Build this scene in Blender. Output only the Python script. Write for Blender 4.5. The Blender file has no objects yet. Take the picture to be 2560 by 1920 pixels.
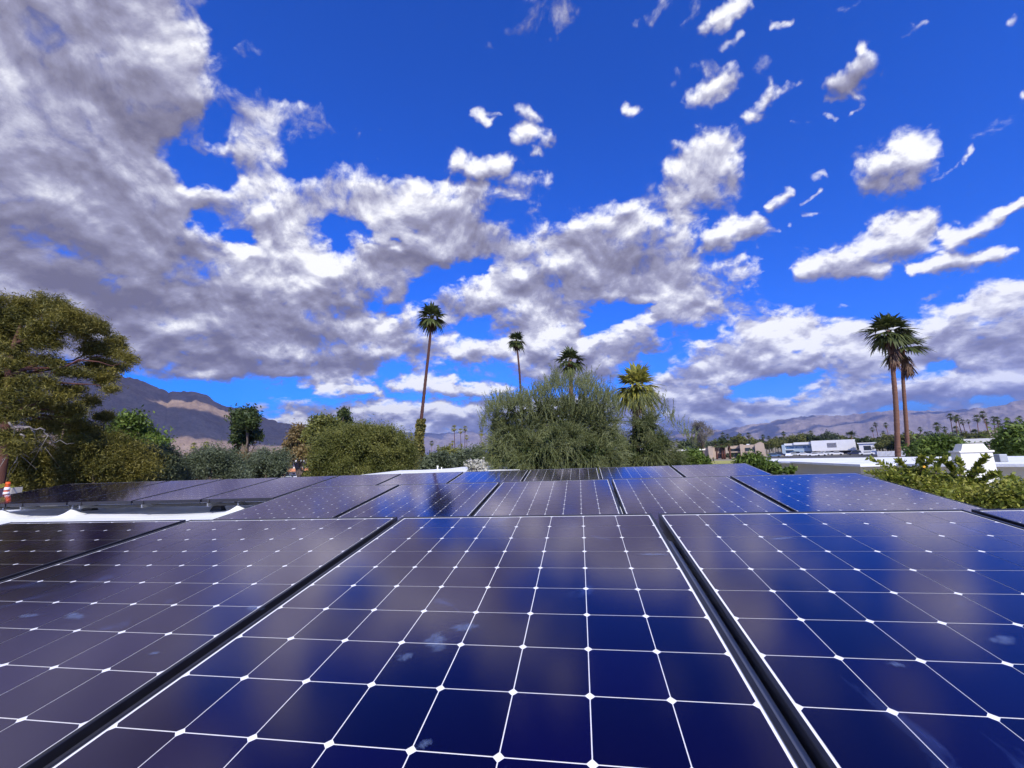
import bpy, bmesh, math, random
import numpy as np
from math import radians as R
rnd = random.Random(7); rng = np.random.default_rng(11)
scene = bpy.context.scene
# ------------------------------------------------------------------ camera
F, YAW, PITCH, ROLL = 1041.12, -0.1587, 0.1641, -0.0372
CAM = np.array([0.7893, -1.784, 0.2573])
cy_, sy_ = math.cos(YAW), math.sin(YAW); cp_, sp_ = math.cos(PITCH), math.sin(PITCH); cr_, sr_ = math.cos(ROLL), math.sin(ROLL)
FW = np.array([sy_*cp_, cy_*cp_, sp_]); RT0 = np.array([cy_, -sy_, 0.0]); UP0 = np.cross(RT0, FW)
RT = RT0*cr_ + UP0*sr_; UP = -RT0*sr_ + UP0*cr_
from mathutils import Matrix, Vector
cam = bpy.data.objects.new('camera', bpy.data.cameras.new('camera'))
scene.collection.objects.link(cam); scene.camera = cam
m = Matrix((( RT[0], UP[0], -FW[0], CAM[0]), (RT[1], UP[1], -FW[1], CAM[1]), (RT[2], UP[2], -FW[2], CAM[2]), (0,0,0,1)))
cam.matrix_world = m
cam.data.sensor_width = 36; cam.data.lens = F/2560*36
cam.data.clip_start = 0.05; cam.data.clip_end = 300000
# ------------------------------------------------------------------ light
SUN_EL, SUN_AZ = R(35), R(152)       # azimuth clockwise from +Y (the depth direction of the arrays): behind and to the right
SD = np.array([math.sin(SUN_AZ)*math.cos(SUN_EL), math.cos(SUN_AZ)*math.cos(SUN_EL), math.sin(SUN_EL)])
world = bpy.data.worlds.new('World'); scene.world = world; world.use_nodes = True
wn = world.node_tree; wn.nodes.clear()
sky = wn.nodes.new('ShaderNodeTexSky'); sky.sky_type = 'NISHITA'; sky.sun_disc = False
sky.sun_elevation = SUN_EL; sky.sun_rotation = SUN_AZ; sky.altitude = 150; sky.dust_density = 0.4; sky.ozone_density = 2.0
hs = wn.nodes.new('ShaderNodeMix'); hs.data_type = 'RGBA'; hs.blend_type = 'MULTIPLY'; hs.inputs[0].default_value = 1
hs.inputs[7].default_value = (0.05, 0.46, 1.62, 1)
bg = wn.nodes.new('ShaderNodeBackground'); bg.inputs[1].default_value = 0.10
wo = wn.nodes.new('ShaderNodeOutputWorld')
wn.links.new(sky.outputs[0], hs.inputs[6]); wn.links.new(hs.outputs[2], bg.inputs[0]); wn.links.new(bg.outputs[0], wo.inputs[0])
sl = bpy.data.lights.new('sun', 'SUN'); sl.energy = 4.2; sl.angle = R(0.53); sl.color = (1.0, 0.94, 0.85)
so = bpy.data.objects.new('sun', sl); scene.collection.objects.link(so)
so.rotation_euler = Vector(SD).to_track_quat('Z', 'Y').to_euler()
scene.view_settings.view_transform = 'Standard'; scene.view_settings.look = 'None'
scene.view_settings.exposure = 0.5; scene.view_settings.gamma = 1.0
scene.cycles.max_bounces = 6; scene.cycles.transparent_max_bounces = 12
scene.cycles.diffuse_bounces = 3; scene.cycles.volume_bounces = 0
# ------------------------------------------------------------------ pixel helpers (source pixels of the 2560 x 1920 photograph)
def ray(px, py):
    d = FW*F + RT*(px-1280) - UP*(py-960); return d/np.linalg.norm(d)
def at(px, py, d):                      # a point at horizontal distance d
    r = ray(px, py); return CAM + r*(d/math.hypot(r[0], r[1]))
def onz(px, py, z):
    r = ray(px, py); return CAM + r*((z-CAM[2])/r[2])
def K(px, d):                           # metres per pixel across and up, for a thing at horizontal distance d seen at column px
    c = math.cos(math.atan((px-1280)/F)); return d*c*c/F, d*c/F
GZ = -5.4
def horizon(px):
    return 960 + (FW[2]*F + RT[2]*(px-1280))/UP[2]
def project(P):
    d = P-CAM; z = d@FW; return 1280+F*(d@RT)/z, 960-F*(d@UP)/z, z
# ------------------------------------------------------------------ object helpers
COL = scene.collection
def tag(o, label=None, cat=None, group=None, kind=None):
    if label: o['label'] = label
    if cat: o['category'] = cat
    if group: o['group'] = group
    if kind: o['kind'] = kind
    return o
def empty(name, loc, label=None, cat=None, group=None):
    o = bpy.data.objects.new(name, None); COL.objects.link(o); o.location = loc; o.empty_display_size = 0.2
    return tag(o, label, cat, group)
class MB:
    def __init__(s): s.v = []; s.f = []; s.n = 0; s.mi = []
    def add(s, V, Fc, mi=0):
        V = np.asarray(V, float); s.v.append(V)
        for f in Fc: s.f.append([i+s.n for i in f]); s.mi.append(mi)
        s.n += len(V)
    def box(s, x0, x1, y0, y1, z0, z1, mi=0, M=None):
        V = np.array([(x, y, z) for z in (z0, z1) for y in (y0, y1) for x in (x0, x1)], float)
        if M is not None: V = V@M[0].T + M[1]
        s.add(V, [(0,2,3,1),(4,5,7,6),(0,1,5,4),(2,6,7,3),(0,4,6,2),(1,3,7,5)], mi)
    def prism(s, top, depth_vec, mi=0):     # polygon + extrusion vector
        n = len(top); T = np.asarray(top, float); B = T+np.asarray(depth_vec)
        s.add(np.vstack([T, B]), [tuple(range(n)), tuple(range(2*n-1, n-1, -1))]+[(i, i+n, (i+1)%n+n, (i+1)%n) for i in range(n)], mi)
    def tube(s, P, rad, n=8, mi=0, cap=True):
        P = np.asarray(P, float); k = len(P); rad = np.broadcast_to(np.asarray(rad, float), (k,))
        V = []
        for i in range(k):
            t = P[min(i+1, k-1)]-P[max(i-1, 0)]; t = t/(np.linalg.norm(t)+1e-9)
            a = np.array([0, 0, 1.0]) if abs(t[2]) < 0.9 else np.array([1.0, 0, 0])
            u = np.cross(t, a); u /= np.linalg.norm(u); w = np.cross(t, u)
            for j in range(n):
                th = 2*math.pi*j/n; V.append(P[i]+rad[i]*(u*math.cos(th)+w*math.sin(th)))
        Fc = [(i*n+j, i*n+(j+1)%n, (i+1)*n+(j+1)%n, (i+1)*n+j) for i in range(k-1) for j in range(n)]
        if cap: Fc += [tuple(range(n-1, -1, -1)), tuple((k-1)*n+j for j in range(n))]
        s.add(V, Fc, mi)
    def build(s, name, mats, parent=None, smooth=False, loc=None, bevel=0):
        me = bpy.data.meshes.new(name); V = np.vstack(s.v)
        if loc is not None: V = V-np.asarray(loc)
        me.from_pydata(V.tolist(), [], s.f)
        mats = mats if isinstance(mats, (list, tuple)) else [mats]
        for q in mats: me.materials.append(q)
        if len(mats) > 1: me.polygons.foreach_set('material_index', s.mi)
        if smooth: me.polygons.foreach_set('use_smooth', [True]*len(me.polygons))
        me.update()
        bm = bmesh.new(); bm.from_mesh(me); bmesh.ops.recalc_face_normals(bm, faces=bm.faces); bm.to_mesh(me); bm.free()
        o = bpy.data.objects.new(name, me); COL.objects.link(o)
        if parent is not None: o.parent = parent
        elif loc is not None: o.location = loc
        if bevel:
            b = o.modifiers.new('bevel', 'BEVEL'); b.width = bevel; b.segments = 2; b.limit_method = 'ANGLE'
        return o
def quads(name, V, mat, parent=None, loc=(0,0,0), k=4, mats=None, mi=None):      # V: (n, k, 3) separate faces
    V = np.asarray(V, np.float32)-np.asarray(loc, np.float32); n = V.shape[0]
    me = bpy.data.meshes.new(name)
    me.vertices.add(n*k); me.vertices.foreach_set('co', V.reshape(-1))
    me.loops.add(n*k); me.loops.foreach_set('vertex_index', np.arange(n*k, dtype=np.int32))
    me.polygons.add(n); me.polygons.foreach_set('loop_start', np.arange(0, n*k, k, dtype=np.int32))
    me.update(calc_edges=True); me.validate()
    for q in (mats or [mat]): me.materials.append(q)
    if mi is not None: me.polygons.foreach_set('material_index', np.asarray(mi, np.int32))
    o = bpy.data.objects.new(name, me); COL.objects.link(o)
    if parent is not None: o.parent = parent
    else: o.location = loc
    return o
def copy_tree(root, parent=None):
    c = root.copy(); COL.objects.link(c); c.parent = parent
    for ch in root.children: copy_tree(ch, c)
    return c
# ------------------------------------------------------------------ materials
def nodes(name):
    mt = bpy.data.materials.new(name); mt.use_nodes = True; nt = mt.node_tree
    return mt, nt, nt.nodes['Principled BSDF']
def N(nt, t, **k):
    n = nt.nodes.new(t)
    for a, b in k.items():
        if a == 'i':
            for x, y in b.items(): n.inputs[x].default_value = y
        else: setattr(n, a, b)
    return n
def ramp(nt, fac, stops):
    r = nt.nodes.new('ShaderNodeValToRGB'); e = r.color_ramp.elements
    while len(e) < len(stops): e.new(0.5)
    for q, (p, c) in zip(e, stops): q.position = p; q.color = (*c, 1)
    nt.links.new(fac, r.inputs[0]); return r.outputs[0]
def plain(name, c1, c2=None, scale=3.0, rough=0.7, detail=5, bump=0, metal=0, spec=0.5, obj=True, stretch=(1,1,1)):
    mt, nt, p = nodes(name); p.inputs['Roughness'].default_value = rough; p.inputs['Metallic'].default_value = metal
    p.inputs['Specular IOR Level'].default_value = spec
    if c2 is None: c2 = tuple(x*0.8 for x in c1)
    tc = N(nt, 'ShaderNodeTexCoord'); mp = N(nt, 'ShaderNodeMapping'); mp.inputs['Scale'].default_value = stretch
    nt.links.new(tc.outputs['Object'], mp.inputs[0])
    nz = N(nt, 'ShaderNodeTexNoise', i={'Scale': scale, 'Detail': detail, 'Roughness': 0.6}); nt.links.new(mp.outputs[0], nz.inputs['Vector'])
    nt.links.new(ramp(nt, nz.outputs[0], [(0.3, c1), (0.7, c2)]), p.inputs['Base Color'])
    if bump:
        b = N(nt, 'ShaderNodeBump', i={'Strength': bump, 'Distance': 0.05}); nt.links.new(nz.outputs[0], b.inputs['Height']); nt.links.new(b.outputs[0], p.inputs['Normal'])
    return mt
def leafmat(name, cols, scale=0.7, trans=0.3, rough=0.55):
    mt, nt, p = nodes(name); p.inputs['Roughness'].default_value = rough; p.inputs['Specular IOR Level'].default_value = 0.35
    ge = N(nt, 'ShaderNodeNewGeometry'); nz = N(nt, 'ShaderNodeTexNoise', i={'Scale': scale, 'Detail': 3})
    nt.links.new(ge.outputs['Position'], nz.inputs['Vector'])
    mx = N(nt, 'ShaderNodeMath', operation='MULTIPLY_ADD', i={1: 0.55, 2: 0.0}); nt.links.new(ge.outputs['Random Per Island'], mx.inputs[0])
    ad = N(nt, 'ShaderNodeMath', operation='MULTIPLY_ADD', i={1: 1.3, 2: -0.42}); nt.links.new(nz.outputs[0], ad.inputs[0])
    sm = N(nt, 'ShaderNodeMath', operation='ADD'); nt.links.new(mx.outputs[0], sm.inputs[0]); nt.links.new(ad.outputs[0], sm.inputs[1])
    n = len(cols); c = ramp(nt, sm.outputs[0], [(i/(n-1), q) for i, q in enumerate(cols)])
    nt.links.new(c, p.inputs['Base Color'])
    tr = N(nt, 'ShaderNodeBsdfTranslucent'); nt.links.new(c, tr.inputs[0]); ms = N(nt, 'ShaderNodeMixShader', i={0: trans})
    nt.links.new(p.outputs[0], ms.inputs[1]); nt.links.new(tr.outputs[0], ms.inputs[2])
    nt.links.new(ms.outputs[0], nt.nodes['Material Output'].inputs[0])
    return mt
# ------------------------------------------------------------------ clouds: one thin sheet 2 km up, its cover and its painted light and dark laid out by direction
COVER = """
9999998300000000000000000000000000000000
9999999610000000000000000000000000000000
9999999810000000000000000000000000000000
9999999831000000000000000000000000000000
9999999953400000000000000000000000000000
9999999836763000000000000000000000000000
9999999627742200000000000003300000000000
9999995678610000000000000069800000000000
9999998436613651200000000399800000000000
9999999888778886877640000499500000000000
9999999968999999998221347794200000000000
9999999985997489999834899975000000000000
9999999999897589999888999984000000000000
9999999999999899864799999996530000000000
9999999999999998379999999998642000000068
9999999999999778488899833899646610016999
9999999999999999864599879984599988799999
9999999999999999999999999837999999999999
2223456899999973534379985479999969765799
1111111111111111111433322899963589999999
1111111113677899999999999999988999866787
5555555553777899999999999999988999866787
6666666666666888888889999998888888876544
6666666666666666666666666666666666666666
""".split()
BRIGHT = """
45555555556667777666
54565456666777787777
55455666678888888888
54445666888777777777
44456666788777777777
34445777555867777678
32335765566446777778
32234555655556678888
32233434566556687565
22111224645555666656
66655666644544566666
55555555444444555555
""".split()
CV = np.array([[int(c) for c in (r+'0'*40)[:40]] for r in COVER], float)/9
BR = np.array([[int(c) for c in (r+'5'*20)[:20]] for r in BRIGHT], float)/9
# small clouds / holes: x1,y1,x2,y2,half-width,cover(+/-),brightness(or None)
CAPS = [
 (1240,120,1275,95,16,.55,.6),(1265,75,1310,50,26,.6,.6),(1320,30,1440,30,38,.6,.55),(1400,60,1470,20,24,.45,.55),(1370,95,1395,90,12,.4,.5),(1190,130,1230,110,20,.7,.6),(1467,97,1468,95,9,.5,.6),
 (1580,70,1600,50,14,.55,.6),(1640,50,1665,5,20,.7,.65),(1712,60,1730,10,18,.75,.7),
 (1770,60,1850,10,26,.95,.85),(1800,70,1830,40,22,.8,.8),(1815,130,1860,90,16,.7,.7),(1700,180,1790,150,26,.5,.55),(1725,265,1830,190,30,1.1,.9),(1760,225,1790,160,25,.6,.6),(1680,220,1720,180,20,.45,.55),(1890,180,1920,150,22,.35,.5),
 (1875,290,1925,235,22,1.0,.85),(1925,245,1995,215,18,.9,.8),(1975,310,2015,300,11,.7,.7),(2010,220,2050,200,9,.4,.5),
 (2095,210,2175,150,38,1.1,.85),(2160,120,2185,150,24,1.0,.85),(2100,200,2140,225,26,1.0,.95),(2060,250,2090,245,15,.7,.7),(2060,295,2070,295,14,.75,.75),(2115,280,2150,255,9,.7,.7),(2215,185,2250,145,8,.5,.6),
 (2260,90,2320,60,13,.75,.7),(2270,85,2290,60,16,.7,.7),(1925,75,1965,60,9,.6,.6),(2525,50,2560,30,14,.8,.8),(2550,235,2560,225,10,.8,.8),
 (1195,280,1220,300,15,.75,.7),(1260,280,1190,275,9,.5,.6),(1300,270,1340,300,22,.9,.75),(1310,330,1360,345,30,1.2,.95),(1330,370,1340,385,18,1.0,.9),(1550,275,1580,280,16,.75,.75),
 (1145,400,1180,420,28,1.2,.95),(1190,430,1260,410,28,1.2,.9),(1200,470,1280,480,26,.9,.7),(1280,450,1355,445,22,.75,.65),(1200,510,1260,495,18,.6,.5),
 (2170,430,2300,400,46,1.3,.85),(2250,380,2320,380,34,1.2,1.0),(2160,470,2280,450,38,1.2,.6),(2330,450,2410,400,10,.8,.7),(2410,400,2430,370,8,.7,.7),(2230,500,2260,480,16,.5,.5),
 (1925,515,1970,490,20,1.1,.85),(2030,440,2060,430,14,.9,.8),(2010,500,2065,480,9,.8,.75),(2015,533,2050,530,8,.7,.7),(1965,560,1972,558,7,.8,.8),
 (1780,605,1880,560,34,1.2,.85),(1770,615,1740,640,14,1.0,.7),(1880,585,1930,570,8,.6,.6),(1810,660,1870,645,12,.7,.65),(1900,620,1905,625,8,.5,.6),
 (2010,680,2130,635,30,1.3,.7),(2120,650,2290,590,46,1.35,.85),(2200,570,2320,560,34,1.3,.95),(2080,650,2200,680,30,1.2,.5),(2230,650,2290,640,30,.7,.5),
 (2370,600,2500,545,26,1.2,.7),(2490,540,2560,500,16,1.2,.8),(2380,610,2430,580,28,.8,.5),(2280,680,2400,650,18,1.3,.9),(2330,665,2500,630,26,1.35,.85),(2500,630,2545,620,12,1.0,.8),
 (1945,720,1975,722,14,.7,.7),(1880,700,1900,720,14,.6,.6),(2050,775,2060,778,8,.6,.6),(2090,770,2130,765,7,.6,.6),(2290,750,2370,725,7,.5,.5),(2370,690,2420,680,7,.5,.6),
 (300,110,310,130,10,.0,None),(610,110,650,130,20,.55,.65),(840,120,845,130,10,.4,.5),(850,300,900,310,12,.5,.5),(890,350,900,340,16,.5,.5),(950,400,960,405,10,.55,.6),(930,325,950,322,8,.45,.5),
 (460,935,515,940,17,1.0,.75),(425,960,428,962,7,.4,.5),(670,975,700,955,14,.7,.55),(750,965,785,950,16,1.0,.7),(795,975,935,970,24,1.3,.7),(820,955,880,950,14,1.1,.95),(940,980,950,978,6,.7,.7),
 (995,960,1080,960,32,1.5,.95),(1080,965,1130,960,24,1.3,.75),(1130,970,1210,975,22,1.3,.8),(1130,945,1140,960,10,1.2,.9),(1010,985,1030,990,6,.7,.7),(960,940,1000,938,8,.6,.5),
 (1230,970,1280,970,20,1.0,.75),(1735,820,1760,815,20,1.2,.8),
 # holes
 (500,545,520,560,22,-1.1,None),(570,595,620,600,16,-1.1,None),(835,570,850,615,22,-.9,None),(890,560,920,600,12,-.7,None),(985,598,1000,600,8,-.9,None),(800,590,830,600,20,-.4,None),
 (1100,690,1220,665,12,-1.1,None),(1040,740,1085,690,22,-1.1,None),(1210,670,1225,655,10,-.8,None),(1470,830,1560,770,14,-1.2,None),(1560,780,1630,765,10,-1.1,None),(1480,810,1530,790,18,-1.0,None),
 (1160,810,1210,815,18,-.9,None),(940,770,980,780,16,-.9,None),(450,395,560,405,22,-.8,None),(480,440,560,460,20,-.9,None),(580,440,590,430,16,-.7,None),(520,280,530,340,22,-.8,None),
 (1290,880,1295,890,10,-.4,None),(1840,985,1950,960,16,-1.2,None),(1950,965,2050,940,14,-1.1,None),(2230,935,2260,940,10,-.9,None),(2330,920,2380,912,12,-1.0,None),(2200,1035,2310,1030,14,-1.2,None),(2440,1000,2520,1005,10,-1.1,None),(2100,1048,2200,1040,8,-.9,None),
 (1660,830,1760,830,16,-.9,None),(1560,940,1640,900,20,-1.0,None),
]
HIGHL = [ # bright streaks: x1,y1,x2,y2,halfwidth,gain
 (560,560,800,480,16,.5),(600,545,680,520,18,.35),(800,470,850,510,20,.35),(880,560,960,530,20,.3),(1000,500,1100,470,16,.45),(1000,520,1040,500,20,.3),(500,545,560,520,14,.3),
 (1460,560,1530,535,18,.7),(1500,530,1560,520,14,.4),(1680,500,1700,490,14,.4),(1700,420,1680,440,14,.4),(1300,680,1380,655,14,.6),(1410,640,1440,630,14,.6),(1380,665,1360,650,12,.4),
 (500,640,560,660,18,.5),(600,650,640,700,20,.6),(660,630,740,660,18,.5),(780,670,820,665,16,.6),(740,730,800,700,20,.5),(1060,860,1160,880,14,.4),(1100,895,1140,880,10,.7),(1270,850,1290,870,18,.6),(1360,860,1390,840,20,.8),
 (600,880,740,880,14,.5),(420,740,480,730,14,.35),(300,810,350,800,12,.4),(60,640,130,620,14,.35),(130,740,170,735,12,.3),(220,610,250,600,12,.3),(330,100,400,120,20,.5),(260,40,280,60,20,.3),(20,200,40,220,30,.4),(200,250,230,260,14,.4),(150,190,170,200,10,.3),(180,390,210,400,14,.3),(330,490,360,500,20,.4),(640,330,700,280,22,.35),(560,360,640,400,20,.2),
 (1780,830,1920,760,20,.8),(1900,760,1990,800,18,.4),(1840,800,1990,790,20,.3),(1980,870,2120,830,18,.8),(1960,880,2040,850,10,.5),(2250,840,2450,790,16,.7),(2300,770,2400,740,12,.8),(2450,810,2530,790,14,.5),(2400,900,2500,880,14,.5),(2380,960,2450,930,8,.4),(1700,900,1720,890,10,.5),(1770,960,1830,930,10,.6),(1700,960,1760,950,10,.4),(2080,1000,2150,990,8,.4),(2330,985,2400,970,8,.4),(1900,1015,1960,1000,8,.5),(1860,1055,2040,1045,9,.8),(2050,1045,2140,1045,6,.7),(640,1030,760,1040,8,.5),(970,1030,1060,1020,10,.35),(1120,1078,1170,1082,3,.5),
]
def bicub(A, u, v):
    h, w = A.shape; u = np.clip(u, 0, w-1.001); v = np.clip(v, 0, h-1.001); i = u.astype(int); j = v.astype(int); a = u-i; b = v-j
    a = a*a*(3-2*a); b = b*b*(3-2*b); i2 = np.minimum(i+1, w-1); j2 = np.minimum(j+1, h-1)
    return (A[j, i]*(1-a)+A[j, i2]*a)*(1-b)+(A[j2, i]*(1-a)+A[j2, i2]*a)*b
def capf(x, y, c, soft=1.0):
    dx, dy = c[2]-c[0], c[3]-c[1]; L = dx*dx+dy*dy+1e-6; t = np.clip(((x-c[0])*dx+(y-c[1])*dy)/L, 0, 1)
    d = np.hypot(x-c[0]-t*dx, y-c[1]-t*dy)/c[4]; return np.exp(-(d/1.15)**2*soft)
def vnoise(x, y, seed):
    g = np.random.default_rng(seed).random((257, 257)); xi = np.floor(x).astype(int); yi = np.floor(y).astype(int); a = x-xi; b = y-yi
    a = a*a*(3-2*a); b = b*b*(3-2*b); xi %= 256; yi %= 256
    return ((g[yi, xi]*(1-a)+g[yi, xi+1]*a)*(1-b)+(g[yi+1, xi]*(1-a)+g[yi+1, xi+1]*a)*b)*2-1
def layout(x, y):
    x0, y0 = x, y; w = 0.45+0.55*np.clip((1150-y0)/700, 0, 1)
    for sc, am, sd in ((90, 12, 1), (38, 8, 3), (17, 6, 5), (8, 4, 9)):
        x = x+am*w*vnoise(x0/sc+50, y0/sc/w+50, sd); y = y+am*w*.8*vnoise(x0/sc+90, y0/sc/w+20, sd+1)
    c = bicub(CV, x/64-.5, y/50-.5); b = bicub(BR, x/128-.5, y/100-.5)
    for q in CAPS:
        g = capf(x, y, q)
        if q[5] > 0:
            c = np.maximum(c, g*min(q[5], 1.25)*.8)
        else: c = c+g*q[5]*.6
        if q[6] is not None: b = b*(1-g)+g*q[6]
    for q in HIGHL: b = b+capf(x, y, q)*q[5]*.5
    return c, b
# gaps shaped in the added overhead bank to let sun onto the mountain
GAPS = []
for (px, py, d, ga, gb) in ((462, 1034, 2550, 130, 70), (505, 1042, 2550, 150, 75), (550, 1054, 2600, 130, 60), (680, 1080, 2650, 90, 40)):
    q = at(px, py, d); q = q+SD*((2000-q[2])/SD[2]); GAPS.append((q[0], q[1], ga, gb))
# directions -> layout
azs = np.concatenate([np.linspace(-72, 62, 900), np.linspace(64, 286, 75)])*math.pi/180
els = np.concatenate([np.linspace(1.1, 58, 420), np.linspace(59, 89.9, 70)])*math.pi/180
AZ, EL = np.meshgrid(azs, els)
D = np.stack([np.sin(AZ)*np.cos(EL), np.cos(AZ)*np.cos(EL), np.sin(EL)], -1)
zz = D@FW; zs = np.maximum(zz, .15)
PX = 1280+F*(D@RT)/zs; PY = 960-F*(D@UP)/zs
cc, bb = layout(np.clip(PX, 5, 2555), np.clip(PY, 5, 1160)); cu, _ = layout(np.clip(PX, 5, 2555), np.clip(PY-22, 5, 1160))
behind = np.clip((0.42-zz)/.15, 0, 1); cc = cc*(1-behind)+0.28*behind; cu = cu*(1-behind)+.28*behind
over = np.clip((PY+260)/240, 0, 1); cc = np.where(zz > .2, cc*over+(1-over)*np.minimum(cc, .35), cc)
sunc = D@SD; clear = np.clip((sunc-0.80)/.08, 0, 1); cc = cc*(1-clear)-0.6*clear
XX = D[..., 0]/D[..., 2]*2000; YY = D[..., 1]/D[..., 2]*2000
def soft(a, lo, hi, w): return np.clip((a-lo)/w, 0, 1)*np.clip((hi-a)/w, 0, 1)
shade = soft(XX, -2900, 120, 200)*soft(YY, -1700, 1300, 200)*(sunc < .79)*(zz < .55)     # unseen overhead bank, added to throw shade on the mountain
cc = cc*(1-shade)+1.15*shade
for (gx, gy, ga, gb) in GAPS:
    e_ = ((XX-gx)/ga)**2+((YY-gy)/gb)**2; k_ = np.exp(-e_**1.5); cc = cc*(1-k_)-.7*k_
top = np.clip((cc-cu)*1.2, -1, 1)
CH = 2000.0
V = np.empty(D.shape); V[..., 2] = CH; t_ = (CH-CAM[2])/D[..., 2]; V[..., 0] = CAM[0]+D[..., 0]*t_; V[..., 1] = CAM[1]+D[..., 1]*t_
nr, nc = V.shape[:2]
me = bpy.data.meshes.new('clouds'); idx = np.arange(nr*nc).reshape(nr, nc)
j2 = np.roll(np.arange(nc), -1); quad = np.stack([idx[:-1, :], idx[:-1][:, j2], idx[1:][:, j2], idx[1:, :]], -1).reshape(-1, 4)
me.vertices.add(nr*nc); me.vertices.foreach_set('co', V.astype(np.float32).reshape(-1))
me.loops.add(quad.size); me.loops.foreach_set('vertex_index', quad.astype(np.int32).reshape(-1))
me.polygons.add(len(quad)); me.polygons.foreach_set('loop_start', np.arange(0, quad.size, 4, dtype=np.int32)); me.update(calc_edges=True)
at_ = me.attributes.new('cover', 'FLOAT', 'POINT'); at_.data.foreach_set('value', cc.astype(np.float32).reshape(-1))
at_ = me.attributes.new('thin', 'FLOAT', 'POINT'); at_.data.foreach_set('value', bb.astype(np.float32).reshape(-1))  # brightness grid, not thickness: light and dark put into the cloud colour
at_ = me.attributes.new('rim', 'FLOAT', 'POINT'); at_.data.foreach_set('value', top.astype(np.float32).reshape(-1))
clouds = bpy.data.objects.new('clouds', me); COL.objects.link(clouds); tag(clouds, kind='structure')
mt = bpy.data.materials.new('cloud_vapour'); mt.use_nodes = True; nt = mt.node_tree; nt.nodes.clear(); L = nt.links.new
ge = N(nt, 'ShaderNodeNewGeometry')
def M(op, a, b=None, c=None, clamp=False):
    n = N(nt, 'ShaderNodeMath', operation=op); n.use_clamp = clamp
    for i, x in enumerate((a, b, c)):
        if x is None: continue
        if isinstance(x, (int, float)): n.inputs[i].default_value = x
        else: L(x, n.inputs[i])
    return n.outputs[0]
sep = N(nt, 'ShaderNodeSeparateXYZ'); L(ge.outputs['Position'], sep.inputs[0])
# feature size grows slowly with distance, so that far clouds keep their texture
rr = M('SQRT', M('ADD', M('MULTIPLY', sep.outputs[0], sep.outputs[0]), M('MULTIPLY', sep.outputs[1], sep.outputs[1])))
kk = M('DIVIDE', 1.0, M('ADD', 2000.0*0.85, M('MULTIPLY', rr, 0.42)))
def fbm(shift, scale, detail, rough=0.62, dist=0.0, off=0.0, lac=2.1):
    f = M('MULTIPLY', kk, shift)
    cb = N(nt, 'ShaderNodeCombineXYZ'); L(M('MULTIPLY', sep.outputs[0], f), cb.inputs[0]); L(M('MULTIPLY', sep.outputs[1], f), cb.inputs[1]); cb.inputs[2].default_value = off
    n = N(nt, 'ShaderNodeTexNoise', i={'Scale': scale, 'Detail': detail, 'Roughness': rough, 'Distortion': dist, 'Lacunarity': lac}); L(cb.outputs[0], n.inputs['Vector']); return n.outputs[0]
A = lambda nm: N(nt, 'ShaderNodeAttribute', attribute_name=nm).outputs['Fac']
cov = A('cover'); thin = A('thin'); rim = A('rim')  # thin carries painted brightness, rim lightens the upper edges
n1 = fbm(1.0, 6.4, 9, .62, .3); nl = fbm(1.0, 6.0, 3, .5, .3); nlu = fbm(0.955, 6.0, 3, .5, .3); n1u = fbm(0.982, 6.4, 9, .62, .3); n2 = fbm(1.0, 2.4, 3, .5, .2, 3.3); n3 = fbm(1.0, 20, 5, .6, .5, 8.1)
base = M('ADD', M('MULTIPLY_ADD', cov, 1.9, -0.98), M('MULTIPLY_ADD', n1, 3.4, -1.7))
base = M('ADD', base, M('MULTIPLY_ADD', n3, 2.0, -1.0))
ss = N(nt, 'ShaderNodeMapRange', interpolation_type='SMOOTHSTEP', i={1: -0.34, 2: 0.72}); L(base, ss.inputs[0])
alpha = ss.outputs[0]
rel = M('ADD', M('MULTIPLY', M('SUBTRACT', nl, nlu), 1.9), M('MULTIPLY', M('SUBTRACT', n1, n1u), 1.5))  # relief shading put into the colour: upper sides lighter, undersides darker
lum = M('ADD', M('MULTIPLY_ADD', thin, 0.66, 0.06), rel)
lum = M('ADD', lum, M('MULTIPLY', rim, 0.75)); lum = M('ADD', lum, M('MULTIPLY_ADD', n2, 0.5, -0.25)); lum = M('ADD', lum, M('MULTIPLY_ADD', n3, 0.4, -0.2))
cr = N(nt, 'ShaderNodeValToRGB'); e = cr.color_ramp.elements
stops = [(0.0, (0.135, 0.125, 0.175)), (0.2, (0.185, 0.175, 0.235)), (0.42, (0.255, 0.25, 0.345)), (0.64, (0.43, 0.43, 0.52)), (0.9, (0.78, 0.78, 0.80))]
while len(e) < 5: e.new(.5)
for q, (p, c) in zip(e, stops): q.position = p; q.color = (*c, 1)
L(lum, cr.inputs[0])
em = N(nt, 'ShaderNodeEmission'); L(cr.outputs[0], em.inputs[0]); tp = N(nt, 'ShaderNodeBsdfTransparent')
ms = N(nt, 'ShaderNodeMixShader'); L(alpha, ms.inputs[0]); L(tp.outputs[0], ms.inputs[1]); L(em.outputs[0], ms.inputs[2])
out = N(nt, 'ShaderNodeOutputMaterial'); L(ms.outputs[0], out.inputs[0])
mt.cycles.emission_sampling = 'NONE'; me.materials.append(mt)
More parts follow.
